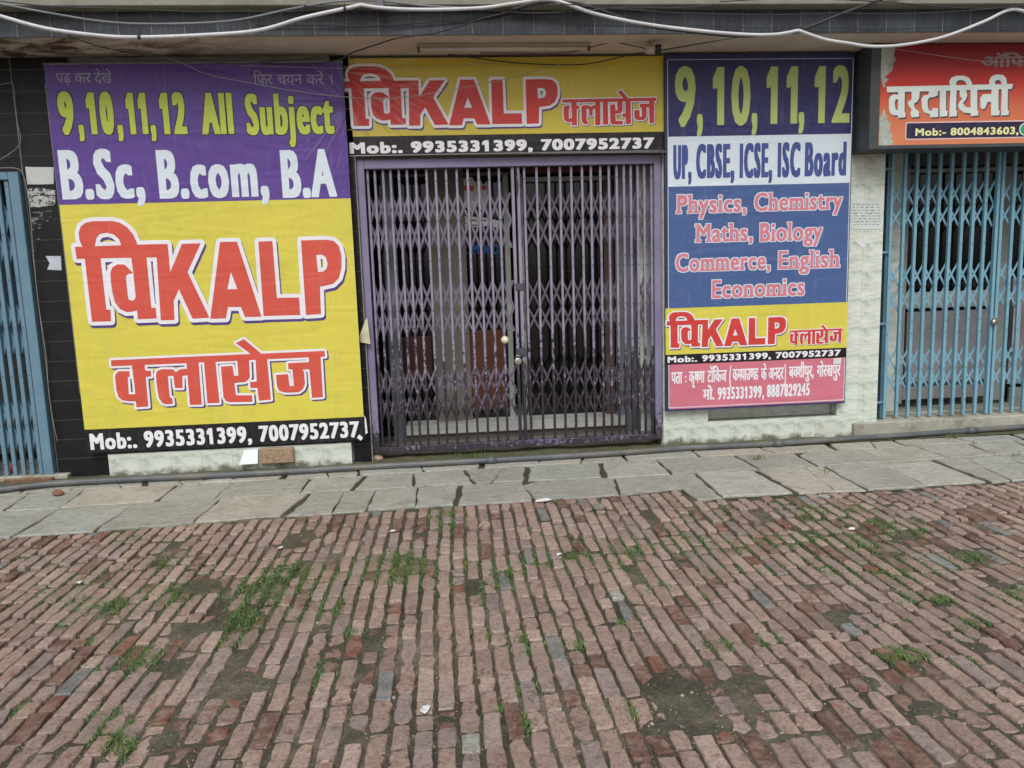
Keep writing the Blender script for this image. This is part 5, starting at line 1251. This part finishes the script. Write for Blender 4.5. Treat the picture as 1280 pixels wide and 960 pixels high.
scrap(531, 885, 0.028, 'small crumpled white scrap on the bricks near the bottom of the photo', 1.2, seed=2)
scrap(490, 663, 0.022, 'tiny white scrap on the bricks just left of the large grass tuft', 0.4, seed=3)
scrap(699, 687, 0.02, 'tiny white scrap in the grass right of the middle of the lane', 0.5, seed=4)
scrap(98, 721, 0.022, 'tiny white scrap in the grass at the left of the lane', 0.8, seed=5)
scrap(1065, 655, 0.022, 'tiny white scrap in the grass at the right of the lane', 0.2, seed=6)
scrap(351, 681, 0.02, 'tiny white scrap on the bricks below the white foam sheet', 0.6, seed=7)
scrap(816, 747, 0.012, 'speck of white litter on the bricks right of centre', 0.6, seed=8)
# notices on the marble pier and patches on the black pillar
def notice(pts, Y, name, label, mat, cat, lines=None):
    P = [at(x, y, Y) for x, y in pts]; c0 = sum((p for p in P), Vector())/len(P)
    root = empty(name, (c0.x, Y, c0.z), label, cat); irregular(pts, Y, 'paper_sheet', mat, root, 0.001)
    if lines: 
        mb = MB()
        for (xa, xb, y_, h) in lines:
            a, b = at(xa, y_, Y-0.0008), at(xb, y_, Y-0.0008); mb.add([(a.x, Y-0.0008, a.z), (b.x, Y-0.0008, a.z), (b.x, Y-0.0008, a.z-h), (a.x, Y-0.0008, a.z-h)], [(0, 1, 2, 3)])
        mb.build('print_lines', simple('faded_ink', srgb(138, 146, 148), 0.7) if 'faded_ink' not in MATS else MATS['faded_ink'], root)
    return root
rl = random.Random(3); lines = []
for k in range(8):
    x_ = 1066.5
    while x_ < 1100:
        w_ = rl.uniform(1.5, 5.5); lines.append((x_, min(x_+w_, 1101), 255+k*3.6, rl.uniform(0.005, 0.011))); x_ += w_+rl.uniform(0.8, 3)
notice([(1064,252),(1103.5,251.5),(1103,286),(1085,287),(1064,286)], WR-0.003, 'paper_notice', 'faded printed paper notice pasted on the marble pier left of the sky blue gate', simple('old_paper', srgb(204, 212, 208), 0.7, 0.05, 10), 'notice', lines)
notice([(1066,299),(1074,297),(1079,302),(1084,309),(1078,310),(1073,305),(1067,301)], WR-0.003, 'paper_notice', 'torn remains of white paper below the printed notice on the marble pier', M_paper, 'notice')
m, n, b = newmat('flaked_poster', 0.8, 0.3); f = tex(n, 26, 8, 0.75, 'World', 0.8, sc=(1, 1, 1.6))
n.links.new(ramp(n, f, [(0.44, srgb(36, 38, 40)), (0.50, srgb(176, 178, 176)), (0.7, srgb(198, 200, 198))]), b.inputs['Base Color']); M_flake = m
m, n, b = newmat('flaked_poster_worn', 0.8, 0.3); f = tex(n, 22, 8, 0.75, 'World', 0.8, sc=(0.7, 1, 1.6))
n.links.new(ramp(n, f, [(0.54, srgb(34, 36, 38)), (0.60, srgb(150, 152, 152))]), b.inputs['Base Color']); M_flake2 = m
notice([(31.5,208.5),(48,208.8),(67,209),(67,230),(50,230.5),(34,230.5)], WL-0.003, 'pasted_paper', 'white paper rectangle pasted on the black pillar beside the slate blue gate', simple('chalky_paper', srgb(196, 198, 196), 0.8, 0.06, 20), 'poster')
notice([(34,236),(50,234.5),(69,238),(69,256),(50,259),(37,259)], WL-0.003, 'pasted_paper', 'half scraped white poster on the black pillar, second from the top', M_flake, 'poster')
notice([(38,265),(65,263),(66,271),(55,281),(48,287),(41,288)], WL-0.003, 'pasted_paper', 'mostly scraped poster remains on the black pillar, third from the top', M_flake2, 'poster')
notice([(41.5,296),(50,294),(49,308),(43,314)], WL-0.003, 'pasted_paper', 'small scraped paper remains on the black pillar above the pale square', M_flake2, 'poster')
notice([(57,320),(76,320),(77,338),(59,337),(62,329)], WL-0.003, 'pasted_paper', 'pale blue paper square on the black pillar half way up', simple('bluish_paper', srgb(180, 190, 200), 0.6), 'poster')
notice([(457,399),(459,397),(463,430),(451,428),(449,421)], 6.34, 'torn_paper', 'torn cream paper stuck between the yellow board and the purple gate', simple('cream_paper', srgb(206, 202, 168), 0.7), 'litter')
